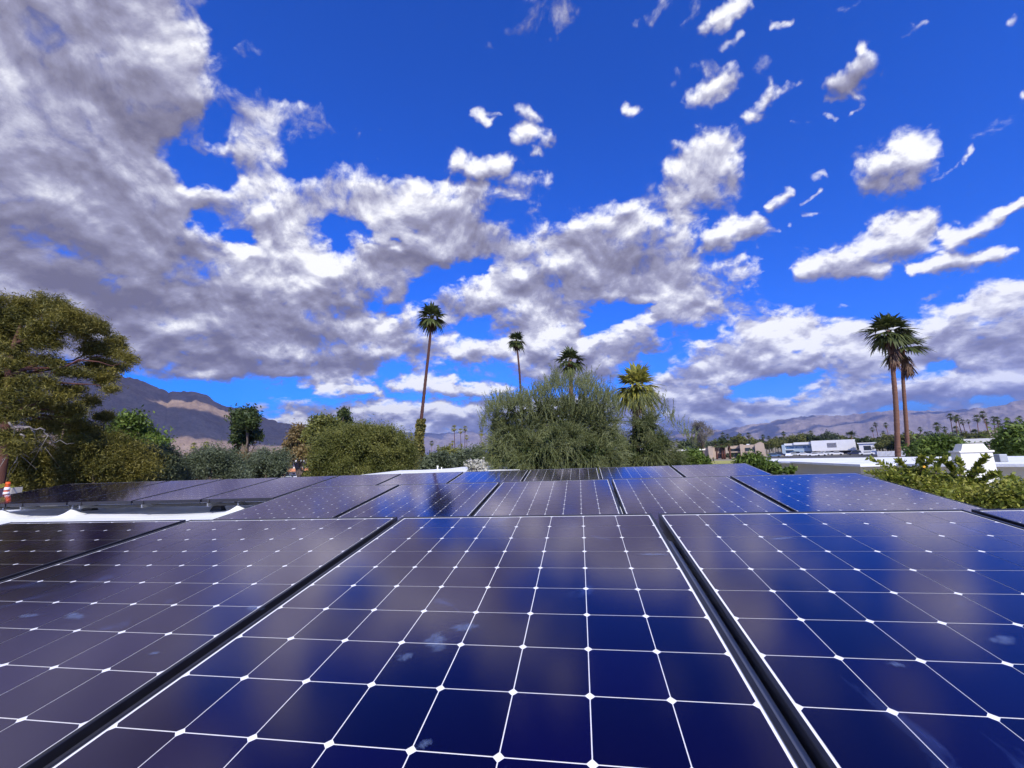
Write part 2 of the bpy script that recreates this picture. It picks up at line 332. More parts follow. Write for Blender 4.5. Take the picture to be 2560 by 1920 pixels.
# ================================================================== the solar arrays
TILT = 0.1307; PW, PD, PT, CP = 1.046, 1.559, 0.046, 0.127
PITCHX = 1.0714; ct, st = math.cos(TILT), math.sin(TILT)
ZR = -0.43                                   # roof surface
def cellmat():
    mt, nt, p = nodes('solar_cell'); L = nt.links.new
    tc = N(nt, 'ShaderNodeTexCoord'); nz = N(nt, 'ShaderNodeTexNoise', i={'Scale': 3.0, 'Detail': 6, 'Roughness': .7}); L(tc.outputs['Object'], nz.inputs['Vector'])
    ge = N(nt, 'ShaderNodeNewGeometry')
    L(ramp(nt, ge.outputs['Random Per Island'], [(0, (0.0014, 0.0004, 0.016)), (1, (0.0026, 0.0008, 0.030))]), p.inputs['Base Color'])
    oi = N(nt, 'ShaderNodeObjectInfo')
    # dust film: a faint pale smear here and there
    ofs = N(nt, 'ShaderNodeVectorMath', operation='MULTIPLY_ADD', i={1: (1, 1, 1)}); L(tc.outputs['Object'], ofs.inputs[0]); L(oi.outputs['Location'], ofs.inputs[2])
    nd = N(nt, 'ShaderNodeTexNoise', i={'Scale': 3.3, 'Detail': 7, 'Roughness': .62, 'Distortion': .8}); L(ofs.outputs[0], nd.inputs['Vector'])
    mr = N(nt, 'ShaderNodeMapRange', i={1: .64, 2: .80, 3: 0.0, 4: 0.35}); L(nd.outputs[0], mr.inputs[0])
    df = N(nt, 'ShaderNodeBsdfDiffuse', i={0: (0.13, 0.22, 0.62, 1)})
    ro = N(nt, 'ShaderNodeMapRange', i={1: .3, 2: .75, 3: 0.055, 4: 0.10}); L(nz.outputs[0], ro.inputs[0]); L(ro.outputs[0], p.inputs['Roughness'])
    p.inputs['IOR'].default_value = 1.68
    nf = N(nt, 'ShaderNodeTexNoise', i={'Scale': 900, 'Detail': 2}); L(tc.outputs['Object'], nf.inputs['Vector'])
    b = N(nt, 'ShaderNodeBump', i={'Strength': .06, 'Distance': .001}); L(nf.outputs[0], b.inputs['Height']); L(b.outputs[0], p.inputs['Normal'])
    mx = N(nt, 'ShaderNodeMixShader'); L(mr.outputs[0], mx.inputs[0]); L(p.outputs[0], mx.inputs[1]); L(df.outputs[0], mx.inputs[2])
    p.inputs['Specular IOR Level'].default_value = 0.0
    lw = N(nt, 'ShaderNodeLayerWeight', i={0: .5}); pw = N(nt, 'ShaderNodeMath', operation='POWER', i={1: 3.05}); L(lw.outputs['Facing'], pw.inputs[0]); fa = N(nt, 'ShaderNodeMath', operation='MULTIPLY_ADD', i={1: .94, 2: .011}); L(pw.outputs[0], fa.inputs[0])
    gl = N(nt, 'ShaderNodeBsdfGlossy', i={0: (1, .91, 1, 1)}); L(ro.outputs[0], gl.inputs['Roughness']); L(b.outputs[0], gl.inputs['Normal'])
    m2 = N(nt, 'ShaderNodeMixShader'); L(fa.outputs[0], m2.inputs[0]); L(mx.outputs[0], m2.inputs[1]); L(gl.outputs[0], m2.inputs[2])
    L(m2.outputs[0], nt.nodes['Material Output'].inputs[0])
    return mt
CELL = cellmat()
BACK = plain('white_backsheet', (0.86, 0.86, 0.88), (0.80, 0.80, 0.83), 6, 0.18); BACK.node_tree.nodes['Principled BSDF'].inputs['IOR'].default_value = 1.5
FRAME = plain('black_anodised_frame', (0.012, 0.012, 0.018), (0.02, 0.02, 0.03), 20, 0.34, metal=0.3)
ALU = plain('raw_aluminium', (0.42, 0.43, 0.45), (0.3, 0.31, 0.33), 30, 0.4, metal=0.9, stretch=(1, .05, 1))
STEEL = plain('black_bracket', (0.015, 0.014, 0.016), (0.03, 0.03, 0.03), 20, 0.5)
def make_panel():
    t = empty('solar_panel', (0, 0, 0))
    # local frame: x to the right, y = -v (towards the viewer is negative), z out of the glass; origin at the back left corner of the top face
    f = MB(); lip = 0.010; z0, z1 = -PT, 0.0
    f.box(0, lip, -PD, 0, z0, z1); f.box(PW-lip, PW, -PD, 0, z0, z1); f.box(lip, PW-lip, -lip, 0, z0, z1-.0003); f.box(lip, PW-lip, -PD, -PD+lip, z0, z1-.0003)
    fo = f.build('frame', FRAME, t); b = fo.modifiers.new('bevel', 'BEVEL'); b.width = .0012; b.segments = 1; b.limit_method = 'ANGLE'
    s = MB(); s.box(lip, PW-lip, -PD+lip, -lip, -.010, -.0035); so_ = s.build('backsheet', BACK, t)
    mx_, my_ = (PW-8*CP)/2, (PD-12*CP)/2; g = .00095; ch = .0070
    P8 = []
    for i in range(8):
        for j in range(12):
            x0, x1 = mx_+i*CP+g, mx_+(i+1)*CP-g; y1, y0 = -my_-j*CP-g, -my_-(j+1)*CP+g; z = -.0028
            P8.append([(x0+ch, y0, z), (x1-ch, y0, z), (x1, y0+ch, z), (x1, y1-ch, z), (x1-ch, y1, z), (x0+ch, y1, z), (x0, y1-ch, z), (x0, y0+ch, z)])
    quads('cells', P8, CELL, t, k=8)
    # a pair of mid clamps on the right-hand edge
    c = MB()
    for v in (0.32, 1.22): c.box(PW-.003, PITCHX+.003, -v-.02, -v+.02, -.012, .0022)
    return t, c
ROWS = [((0.0, 0.0, 0.0), range(-2, 3), 'front'), ((-0.0204, 2.4253, -0.0245), range(-2, 3), 'middle'), ((-1.1153+PITCHX, 4.929, -0.0154), range(-8, 3), 'back')]
proto, clampmb = make_panel(); first = True
GAP = PITCHX-PW
LBL = {('front', -2): 'dark solar panel at the left edge of the nearest row, beside the white roof', ('front', -1): 'nearest-row solar panel reflecting grey cloud, left of the central one',
 ('front', 0): 'large central solar panel of the nearest row with a chalky smear', ('front', 1): 'nearest-row solar panel right of the wide black gap with a metal rail', ('front', 2): 'solar panel clipped by the right edge of the photo in the nearest row'}
ordn = ['first', 'second', 'third', 'fourth', 'fifth', 'sixth', 'seventh', 'eighth', 'ninth', 'tenth', 'eleventh']
for (o, idx_, nm) in ROWS:
    for n_, i in enumerate(idx_):
        q = proto if first else copy_tree(proto); first = False
        q.location = (o[0]+i*PITCHX, o[1], o[2]); q.rotation_euler = (TILT, 0, 0)
        lb = LBL.get((nm, i)) or '%s solar panel from the left in the %s row of the roof array' % (ordn[n_], nm)
        if nm == 'back' and i < -2: q.location.x -= (-2-i)*.062; q.scale.x = 1.055
        tag(q, lb, 'solar panel', 'solar panels of the %s row' % nm)
        q.delta_rotation_euler = (rnd.uniform(-.0012, .0012), rnd.uniform(-.0012, .0012), 0)
# dried water marks and chalky smears on the glass
mt, nt, p = nodes('chalky_residue'); L_ = nt.links.new; p.inputs['Base Color'].default_value = (.30, .42, .72, 1); p.inputs['Roughness'].default_value = .8
tc = N(nt, 'ShaderNodeTexCoord'); nz = N(nt, 'ShaderNodeTexNoise', i={'Scale': 26, 'Detail': 8, 'Roughness': .7, 'Distortion': 1.2}); L_(tc.outputs['Object'], nz.inputs['Vector'])
gr = N(nt, 'ShaderNodeTexGradient', gradient_type='SPHERICAL'); mp = N(nt, 'ShaderNodeMapping'); mp.inputs['Location'].default_value = (-1, -1, 0); mp.inputs['Scale'].default_value = (2, 2, 1); L_(tc.outputs['Generated'], mp.inputs[0]); L_(mp.outputs[0], gr.inputs[0])
ma = N(nt, 'ShaderNodeMath', operation='MULTIPLY_ADD', i={1: 1.5, 2: -1.02}); L_(nz.outputs[0], ma.inputs[0]); mb_ = N(nt, 'ShaderNodeMath', operation='MULTIPLY_ADD', i={1: 1.15}); L_(gr.outputs[0], mb_.inputs[0]); L_(ma.outputs[0], mb_.inputs[2])
mr = N(nt, 'ShaderNodeMapRange', i={1: .0, 2: .45, 3: 0, 4: .30}); L_(mb_.outputs[0], mr.inputs[0])
tr = N(nt, 'ShaderNodeBsdfTransparent'); mx = N(nt, 'ShaderNodeMixShader'); L_(mr.outputs[0], mx.inputs[0]); L_(tr.outputs[0], mx.inputs[1]); L_(p.outputs[0], mx.inputs[2]); L_(mx.outputs[0], nt.nodes['Material Output'].inputs[0])
CHALK = mt; NRM = np.array([0, -st, ct])
for (px, py, w, h, pan) in ((1092, 1600, .085, .12, 0), (1165, 1566, .12, .06, 0), (190, 1540, .14, .05, -1), (75, 1538, .10, .035, -1), (1640, 1385, .16, .03, 0), (2510, 1598, .09, .05, 1), (1960, 1345, .14, .03, 1), (640, 1520, .10, .05, -1), (1060, 1858, .05, .03, 0), (2240, 1660, .05, .03, 1), (385, 1632, .05, .025, -1), (1015, 1640, .06, .05, 0)):
    r_ = ray(px, py); q_ = CAM+r_*(-(CAM@NRM)/(r_@NRM)); par = [o for o in bpy.data.objects if o.get('label') == LBL[('front', pan)]][0]
    lx, ly = q_[0]-pan*PITCHX, q_[1]*ct+q_[2]*st
    me = bpy.data.meshes.new('water_mark'); me.from_pydata([(-w/2, -h/2, 0), (w/2, -h/2, 0), (w/2, h/2, 0), (-w/2, h/2, 0)], [], [(0, 1, 2, 3)]); me.materials.append(CHALK)
    o = bpy.data.objects.new('water_mark', me); COL.objects.link(o); o.parent = par; o.location = (lx, ly, -.0012); o.rotation_euler = (0, 0, rnd.uniform(-.5, .5))
# rails: one long rail below every gap (seen inside the wide gap), cross rails along each row
def tilted(o, x, v, h): return (o[0]+x, o[1]-v*ct-h*st*-1*0, o[2]-v*st+h*ct)
k_ = 0
for (o, idx_, nm) in ROWS:
    Mx = (np.array([[1, 0, 0], [0, ct, -st], [0, st, ct]]), np.array(o))
    for i in list(idx_)+[idx_[-1]+1]:
        b = MB(); xg = i*PITCHX-GAP/2
        b.box(xg-.010, xg+.010, -PD-.02, -.20, -PT-.045, -PT-.004, 0, Mx); b.box(xg-.016, xg+.016, -PD-.02, -.20, -PT-.05, -PT-.045, 0, Mx)
        if nm == 'front' and i == 1: b.box(xg-.0085, xg+.0085, -PD-.02, -.26, -PT-.004, -.020, 0, Mx)
        r_ = b.build('mounting_rail', ALU, bevel=.001)
        tag(r_, ('aluminium mounting rail below the gap before the %s panel of the %s row' % (ordn[k_ % 11], nm)) if i != idx_[-1]+1 else 'aluminium mounting rail at the right end of the %s row' % nm, 'rail', 'rails of the %s row' % nm)
        k_ = 0 if i == idx_[-1]+1 else k_+1
for (o, idx_, nm) in ROWS[2:]:
    Mx = (np.array([[1, 0, 0], [0, ct, -st], [0, st, ct]]), np.array(o))
    b = MB(); b.box(idx_[0]*PITCHX, (idx_[-1]+1)*PITCHX, -PD+.16, -PD+.20, -PT-.085, -PT-.05, 0, Mx)
    tag(b.build('cross_rail', STEEL), 'black cross rail running under the front edge of the back row', 'rail')
# ------------------------------------------------------------------ the roof they stand on
WHITE = plain('white_roof_coating', (0.88, 0.88, 0.88), (0.68, 0.70, 0.69), 2.6, 0.55, 9, bump=.35, stretch=(.5, 1.6, 1))
STUC = plain('pale_stucco', (0.62, 0.60, 0.55), (0.54, 0.52, 0.48), 1.2, 0.85, 8, bump=.15)
house = empty('flat_roof_house', (0, 0, GZ), 'flat-roofed house whose white coated roof carries the solar panels', 'house')
posts = []
o3 = ROWS[2][0]; fy = o3[1]-PD*ct; fz = o3[2]-PD*st
for (px, py) in ((182, 1262), (596, 1258), (10, 1262)):
    r_ = ray(px, py); t_ = (fy+.10-CAM[1])/r_[1]; p_ = CAM+r_*t_; posts.append((p_[0], p_[1]))
def roofz(x, y):
    z = ZR + .012*np.sin(x*1.1+.6)*np.sin(y*.9) + .008*np.sin(x*3.1+y*2.3)
    for (a, b) in posts: 
        d = np.hypot(x-a, (y-b)); z = z+.09*np.exp(-(d/.075)**1.3)+.028*np.exp(-(d/.3)**2)
    return z
xs = np.linspace(-10.5, 4.0, 340); ys = np.linspace(-4.0, 5.15, 230); X, Y = np.meshgrid(xs, ys); Z = roofz(X, Y)
V = np.stack([X, Y, Z], -1).reshape(-1, 3); ii = np.arange(X.size).reshape(X.shape)
mb = MB(); mb.add(V, np.stack([ii[:-1, :-1], ii[:-1, 1:], ii[1:, 1:], ii[1:, :-1]], -1).reshape(-1, 4).tolist())
rf = mb.build('roof', WHITE, house, smooth=True, loc=(0, 0, GZ))
mb = MB(); mb.box(-10.5, 4, -4, 5.15, GZ, ZR-.06); mb.build('wall', STUC, house, loc=(0, 0, GZ))
mb = MB(); mb.box(-10.53, 4.03, 5.152, 5.20, ZR-.2, ZR+.02); mb.box(4.002, 4.05, -4, 5.15, ZR-.2, ZR+.02); mb.box(-10.55, -10.502, -4, 5.15, ZR-.2, ZR+.02); mb.build('roof_edge', WHITE, house, loc=(0, 0, GZ))
# brackets on the foam posts and the black standoff blocks
for n_, (a, b) in enumerate(posts):
    t = empty('post_bracket', (a, b, ZR), ['black bracket on the white roof post under the third panel', 'black bracket on the white roof post nearest the middle row', 'black bracket on the roof post at the left edge of the photo'][n_], 'bracket', 'brackets under the back row')
    g = MB(); g.tube([(0, 0, .10), (0, 0, .15)], .012, 10); g.build('bolt', ALU, t)
    g = MB(); g.box(-.05, .09, -.02, .02, .14, .148); g.box(-.05, -.042, -.02, .02, .148, .20); g.box(.03, .09, -.014, .014, .148, .18); g.build('plate', STEEL, t, bevel=.002)
for n_, (px, py) in enumerate(((226, 1266), (546, 1268))):
    r_ = ray(px, py); t_ = (fy+.42-CAM[1])/r_[1]; p_ = CAM+r_*t_
    t = empty('standoff_block', (p_[0], p_[1], p_[2]-.03), ['black trapezoid standoff block beside the left roof post', 'black trapezoid standoff block in the shade beside the middle row'][n_], 'standoff', 'standoff blocks under the back row')
    g = MB(); 
    T_ = [(-.075, -.03, .045), (.075, -.03, .045), (.075, .03, .045), (-.075, .03, .045)]; B_ = [(-.11, -.05, -.03), (.10, -.05, -.03), (.10, .05, -.03), (-.11, .05, -.03)]
    if n_ == 1: T_, B_ = [(x*1.0, y, z) for x, y, z in T_], B_
    g.add(np.array(T_+B_), [(0, 1, 2, 3), (7, 6, 5, 4), (0, 4, 5, 1), (1, 5, 6, 2), (2, 6, 7, 3), (3, 7, 4, 0)]); g.build('body', STEEL, t, bevel=.004)
    g = MB(); g.box(-.13, .12, -.012, .012, .046, .056); g.build('lip', STEEL, t)
for i in range(-8, 3):      # dark joiners between the front frame edges
    x = o3[0]+i*PITCHX-GAP/2; g = MB(); g.box(x-GAP/2+.001, x+GAP/2-.001, fy-.006, fy+.02, fz-.052, fz+.001)
    if i > -8 and i < -2: tag(g.build('end_clamp', STEEL), 'black clamp closing the gap before the %s panel of the back row' % ordn[i+8], 'clamp', 'clamps on the front edge of the back row')
# ================================================================== ground and paved surfaces
mt, nt, p = nodes('desert_ground'); L_ = nt.links.new
tc = N(nt, 'ShaderNodeNewGeometry'); nz = N(nt, 'ShaderNodeTexNoise', i={'Scale': .02, 'Detail': 9, 'Roughness': .65}); L_(tc.outputs['Position'], nz.inputs['Vector'])
L_(ramp(nt, nz.outputs[0], [(.3, (.10, .11, .05)), (.45, (.22, .19, .12)), (.6, (.30, .26, .19)), (.75, (.13, .14, .07))]), p.inputs['Base Color']); p.inputs['Roughness'].default_value = .9
GROUND = mt
mb = MB(); rad = [0, 30, 80, 200, 500, 1500, 5000, 15000, 60000]; na = 96
for i in range(len(rad)-1):
    for j in range(na):
        a0, a1 = 2*math.pi*j/na, 2*math.pi*(j+1)/na; r0, r1 = rad[i], rad[i+1]
        if i == 0: mb.add([(0, 0, GZ), (r1*math.cos(a0), r1*math.sin(a0), GZ), (r1*math.cos(a1), r1*math.sin(a1), GZ)], [(0, 1, 2)])
        else: mb.add([(r0*math.cos(a0), r0*math.sin(a0), GZ), (r1*math.cos(a0), r1*math.sin(a0), GZ), (r1*math.cos(a1), r1*math.sin(a1), GZ), (r0*math.cos(a1), r0*math.sin(a1), GZ)], [(0, 1, 2, 3)])
g_ = mb.build('ground', GROUND); 
bm = bmesh.new(); bm.from_mesh(g_.data); bmesh.ops.remove_doubles(bm, verts=bm.verts, dist=.01); bmesh.ops.recalc_face_normals(bm, faces=bm.faces); bm.to_mesh(g_.data); bm.free(); tag(g_, kind='structure')
def sheet(name, pts, z, mat, kind='structure'):
    mb = MB(); n = len(pts); T = [(x, y, z) for x, y in pts]; mb.add(T, [tuple(range(n))]); o = mb.build(name, mat); return tag(o, kind=kind)
GRASS = plain('winter_lawn', (0.26, 0.27, 0.06), (0.36, 0.34, 0.09), .15, .9, 8)
ASPH = plain('asphalt', (0.055, 0.054, 0.052), (0.075, 0.072, 0.068), .3, .9, 8)
pts = [onz(px, py, GZ)[:2] for px, py in ((1690, 1178), (2020, 1168), (2020, 1148.5), (1740, 1153))]
sheet('lawn', pts, GZ+.02, GRASS)
pts = [onz(px, py, GZ)[:2] for px, py in ((1900, 1152), (2620, 1145), (2620, 1128), (1900, 1142))]
sheet('road', pts, GZ+.03, ASPH)
pts = [onz(px, py, GZ)[:2] for px, py in ((560, 1199), (800, 1193), (800, 1186), (560, 1190))]
sheet('car_park', pts, GZ+.03, ASPH)
# ================================================================== mountains
def mountmat(name, cols, sc, bump=0.6):
    mt, nt, p = nodes(name); L = nt.links.new; p.inputs['Roughness'].default_value = .95; p.inputs['Specular IOR Level'].default_value = .1
    g = N(nt, 'ShaderNodeNewGeometry'); n = N(nt, 'ShaderNodeTexNoise', i={'Scale': sc, 'Detail': 12, 'Roughness': .68}); L(g.outputs['Position'], n.inputs['Vector'])
    n2 = N(nt, 'ShaderNodeTexNoise', i={'Scale': sc*9, 'Detail': 8, 'Roughness': .75}); L(g.outputs['Position'], n2.inputs['Vector'])
    mm = N(nt, 'ShaderNodeMix', i={0: .45}); mm.data_type = 'FLOAT'; L(n.outputs[0], mm.inputs[2]); L(n2.outputs[0], mm.inputs[3])
    L(ramp(nt, mm.outputs[0], cols), p.inputs['Base Color'])
    b = N(nt, 'ShaderNodeBump', i={'Strength': bump, 'Distance': .12/sc}); L(n2.outputs[0], b.inputs['Height']); L(b.outputs[0], p.inputs['Normal'])
    return mt
def mountain(name, prof, d0, d1, mat, seed, rough, npx=500, nr=70, back=1.25):
    xs_ = np.linspace(prof[0][0], prof[-1][0], npx); ys_ = np.interp(xs_, [q[0] for q in prof], [q[1] for q in prof])
    ys_ = ys_+1.5*vnoise(xs_/14, xs_*0, seed)+.8*vnoise(xs_/5, xs_*0+7, seed)
    dirs = np.array([ray(x, y) for x, y in zip(xs_, ys_)]); hor = np.hypot(dirs[:, 0], dirs[:, 1]); h1 = CAM[2]+dirs[:, 2]/hor*d1-GZ
    ux, uy = dirs[:, 0]/hor, dirs[:, 1]/hor; ts = np.linspace(0, back, nr); V = []
    for t in ts:
        d = d0+(d1-d0)*t
        f = np.sin(min(t, 1)*math.pi/2)**1.25 if t <= 1 else 1-((t-1)/(back-1))**1.5*.9
        e = 0
        for k, (s, a) in enumerate(((520, .10), (240, .07), (110, .045), (48, .02))):
            s = s*d1/5000; X_, Y_ = CAM[0]+ux*d, CAM[1]+uy*d
            e = e+a*(1-2*np.abs(vnoise(X_/s+300, Y_/s+300+k*9, seed+k)))
        env = 4*min(t, 1)*(1-min(t, 1)) if t <= 1 else 0
        h = h1*(f+e*rough*env); V.append(np.stack([CAM[0]+ux*d, CAM[1]+uy*d, GZ-2+h], -1))
    V = np.array(V).reshape(-1, 3); ii = np.arange(nr*npx).reshape(nr, npx); mb = MB(); mb.add(V, np.stack([ii[:-1, :-1], ii[:-1, 1:], ii[1:, 1:], ii[1:, :-1]], -1).reshape(-1, 4).tolist())
    return tag(mb.build(name, mat, smooth=True), kind='structure')
ROCK = mountmat('rocky_slope', [(.3, (.14, .098, .075)), (.48, (.24, .172, .13)), (.6, (.33, .245, .18)), (.75, (.48, .38, .285))], .012)
mountain('mountain', [(-700, 1180), (-400, 1010), (-60, 890), (60, 905), (150, 925), (250, 945), (300, 960), (345, 972), (400, 989), (420, 998), (460, 996), (490, 999), (520, 1008), (545, 1022), (565, 1031), (600, 1033), (620, 1040), (655, 1050), (690, 1065), (720, 1064), (735, 1071), (765, 1092), (800, 1106), (860, 1126), (930, 1150)], 1700, 3400, ROCK, 21, .55)
FAR = mountmat('far_range_rock', [(.3, (.14, .10, .09)), (.5, (.24, .19, .16)), (.65, (.36, .30, .25)), (.8, (.46, .40, .34))], .0010, .5)
mountain('far_mountain', [(1640, 1098), (1760, 1083), (1830, 1075), (1900, 1064), (1960, 1057), (2010, 1051), (2060, 1047), (2120, 1043), (2190, 1038), (2260, 1033), (2350, 1031), (2420, 1027), (2470, 1026), (2520, 1017), (2560, 1014), (2700, 1000), (2900, 1010), (3100, 1040)], 6500, 9000, FAR, 31, 1.5, 420, 80)
mountain('distant_hill', [(640, 1128), (760, 1112), (900, 1092), (1000, 1086), (1100, 1084), (1180, 1083), (1300, 1085), (1450, 1083), (1580, 1080), (1660, 1077), (1720, 1080), (1790, 1080), (1850, 1084), (1950, 1096), (2050, 1104)], 11000, 15000, FAR, 41, 1.0, 300, 40)
# ================================================================== vegetation tools
def sph(n, g): v = g.normal(size=(n, 3)); return v/np.linalg.norm(v, axis=1)[:, None]
def leaf_quads(P, size, g, aspect=.5, nrm=None, jitter=.9):
    n = len(P); a = sph(n, g)
    if nrm is not None: a = a*jitter+nrm; a /= np.linalg.norm(a, axis=1)[:, None]
    u = np.cross(a, sph(n, g)); u /= np.linalg.norm(u, axis=1)[:, None]+1e-9; w = np.cross(a, u)
    s = (np.asarray(size)*g.uniform(.65, 1.35, n))[:, None]
    return np.stack([P-u*s, P-w*s*aspect+a*s*.12, P+u*s, P+w*s*aspect+a*s*.12], 1)
def crown_points(blobs, g, clumps, leaves, cr, shell=(.62, 1.0), flat=1.0, low=-.7):
    """blobs: (centre, (rx, ry, rz)); leaf positions gathered in clumps towards the surface of each blob"""
    areas = np.array([b[1][0]*b[1][2]+b[1][1]*b[1][2]+b[1][0]*b[1][1] for b in blobs]); areas /= areas.sum(); P = []
    for (c, r), a in zip(blobs, areas):
        k = max(3, int(clumps*a)); v = sph(k*3, g); v = v[v[:, 2] > low][:k]
        rad_ = g.uniform(shell[0], shell[1], len(v))*g.choice([1, 1, 1, 1.1], len(v)); cc_ = np.asarray(c)+v*np.asarray(r)*rad_[:, None]
        m_ = max(2, int(leaves/clumps)); s = cr*g.uniform(.5, 1.3, len(v))
        q = g.normal(size=(len(v), m_, 3))*.5*s[:, None, None]; q[..., 2] *= flat; P.append((cc_[:, None]+q).reshape(-1, 3))
    return np.concatenate(P)
def wb(px, py, rx, ry, d, dep=None):     # a blob given by its place and size in the photograph, at distance d
    c = at(px, py, d); kx, kz = K(px, d); return (c, (rx*kx, (dep if dep else (rx+ry)/2)*kx, ry*kz))
BARK = plain('grey_brown_bark', (0.16, 0.12, 0.09), (0.09, 0.065, 0.05), 6, .9, 8, bump=.4, stretch=(1, 1, .3))
def limbs(mb, base, tips, r0, g, k=6, sag=.1):
    for t in tips:
        t = np.asarray(t); P = [base+(t-base)*s+np.array([0, 0, 1])*np.linalg.norm(t-base)*sag*math.sin(math.pi*s)+g.normal(size=3)*.03*np.linalg.norm(t-base)*(0 < s < 1) for s in np.linspace(0, 1, k)]
        mb.tube(P, np.linspace(r0, r0*.18, k), 6)
def tree(name, label, cat, blobs, mat, g, clumps=120, leaves=9000, leaf=.06, cr=.5, aspect=.45, trunk_r=.12, group=None, trunk_px=None, d=None, inner=.0, bark=None, shell=(.62, 1.0), low=-.7, flat=1.0, upward=.4, base_z=GZ):
    cs = np.array([b[0] for b in blobs]); c0 = cs.mean(0)
    base = np.array([c0[0], c0[1], base_z]) if trunk_px is None else at(trunk_px[0], trunk_px[1], d)*np.array([1, 1, 0])+np.array([0, 0, base_z])
    root = empty(name, base, label, cat, group)
    mb = MB(); fork = base+(np.array([c0[0], c0[1], c0[2]])-base)*.45
    mb.tube([base, (base*.5+fork*.5)+g.normal(size=3)*.05, fork], [trunk_r*1.25, trunk_r, trunk_r*.8], 9)
    limbs(mb, fork, [b[0]+np.array([0, 0, b[1][2]*.3]) for b in blobs[:14]], trunk_r*.6, g)
    mb.build('trunk', bark or BARK, root, smooth=True, loc=base)
    P = crown_points(blobs, g, clumps, leaves, cr, shell, flat, low)
    if inner: P = np.concatenate([P, np.concatenate([np.asarray(c)+sph(int(leaves*inner/len(blobs)), g)*np.asarray(r)*g.uniform(0, .75, (int(leaves*inner/len(blobs)), 1)) for c, r in blobs])])
    up = np.tile(np.array([0, 0, upward]), (len(P), 1))
    quads('crown', leaf_quads(P, leaf, g, aspect, up), mat, root, loc=base)
    return root
G = lambda s: np.random.default_rng(s)
# colours
PINE = leafmat('pine_needles', [(.04, .048, .010), (.105, .102, .018), (.185, .160, .028), (.27, .23, .05)], .9, .25)
OLIVE = leafmat('grey_green_leaves', [(.028, .040, .020), (.065, .084, .042), (.115, .142, .080), (.17, .20, .13)], 1.1, .2)
HEDGE = leafmat('olive_green_leaves', [(.045, .058, .012), (.10, .115, .024), (.165, .170, .038), (.24, .23, .06)], 1.2, .25)
GREEN = leafmat('fresh_green_leaves', [(.03, .055, .008), (.075, .12, .016), (.13, .19, .03), (.20, .26, .05)], 1.2, .3)
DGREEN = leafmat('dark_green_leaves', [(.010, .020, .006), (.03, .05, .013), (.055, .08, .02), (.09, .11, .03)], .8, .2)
YGREEN = leafmat('yellow_green_leaves', [(.05, .08, .008), (.14, .18, .018), (.27, .28, .04), (.42, .40, .10)], 2.0, .35)
RUST = leafmat('rusty_autumn_leaves', [(.08, .07, .03), (.16, .12, .045), (.25, .17, .065), (.30, .24, .10)], .8, .3)
WISP = leafmat('silver_green_strands', [(.05, .064, .018), (.105, .125, .040), (.18, .20, .075), (.29, .31, .16)], 1.6, .25)
PALE = leafmat('pale_seedpods', [(.16, .17, .10), (.32, .31, .24), (.48, .46, .38), (.6, .58, .5)], 3, .2)
# ------------------------------------------------------------------ big pine at the left
g = G(1); d = 14.0
top_ = [(40, 775, 70, 38), (120, 768, 60, 30), (170, 800, 60, 34), (30, 840, 50, 40), (110, 835, 62, 34), (225, 822, 50, 30), (285, 858, 34, 22), (300, 888, 24, 14), (240, 872, 45, 20), (325, 903, 18, 14), (300, 918, 26, 10),
 (50, 905, 42, 20), (118, 900, 34, 16), (250, 915, 40, 20), (205, 935, 30, 12), (262, 945, 34, 14), (275, 972, 20, 8), (170, 975, 42, 15), (120, 960, 30, 14), (60, 965, 30, 14), (225, 1005, 28, 10), (180, 1025, 46, 16), (110, 1012, 38, 18), (40, 1020, 36, 18), (262, 1045, 34, 12), (200, 1065, 38, 16), (130, 1065, 36, 18), (150, 930, 24, 9), (10, 870, 30, 18), (240, 1080, 22, 12), (10, 960, 26, 16), (22, 1000, 26, 18), (30, 935, 26, 16), (20, 1050, 24, 14), (45, 870, 26, 16), (100, 1060, 36, 16), (60, 1095, 34, 14), (205, 1105, 34, 14), (10, 1085, 26, 14), (150, 1000, 26, 12), (75, 1000, 20, 12), (-50, 830, 90, 60), (-60, 950, 80, 50)]
bl = [wb(a, b, c*1.1, e*1.12, d+g.uniform(-1.0, 1.2), dep=c*1.0) for a, b, c, e in top_]
base = at(14, 1160, d)*np.array([1, 1, 0])+np.array([0, 0, GZ]); pine = empty('pine_tree', base, 'tall spreading pine with brown-olive needle clumps at the left edge', 'tree')
mb = MB(); tp_ = [base]+[at(x, y, d) for x, y in ((12, 1120), (14, 1060), (22, 1000), (20, 920), (38, 850), (60, 790))]; mb.tube(tp_, [.09, .08, .075, .065, .05, .035, .015], 10)
REDBARK = plain('red_brown_bark', (0.10, 0.035, 0.022), (0.05, 0.02, 0.016), 7, .9, 8, bump=.5, stretch=(1, 1, .35))
for (x0, y0), b in [((20, 1035), bl[i]) for i in (25, 17, 21, 22, 24)]+[((20, 940), bl[i]) for i in (13, 9, 7, 16, 6, 12, 27)]+[((36, 860), bl[i]) for i in (1, 2, 4, 5, 3)]:
    limbs(mb, at(x0, y0, d), [b[0]], .035, g, 8, .02)
mb.build('trunk', REDBARK, pine, smooth=True, loc=base)
bl += [wb(a, b, c, e, d-1.1, dep=30) for a, b, c, e in ((10, 990, 34, 20), (40, 955, 30, 16), (5, 1040, 28, 18), (60, 1035, 30, 14), (15, 910, 30, 18), (90, 985, 26, 12), (0, 1100, 40, 24), (45, 1120, 40, 18))]
P = crown_points(bl, g, 1000, 145000, .17, (.3, 1.0), .75, -1)
quads('crown', leaf_quads(P, .040, g, .16, np.tile([0, 0, .5], (len(P), 1))), PINE, pine, loc=base)
DEAD = plain('bare_grey_branch', (0.26, 0.23, 0.20), (0.17, 0.15, 0.135), 8, .8)
mb = MB()
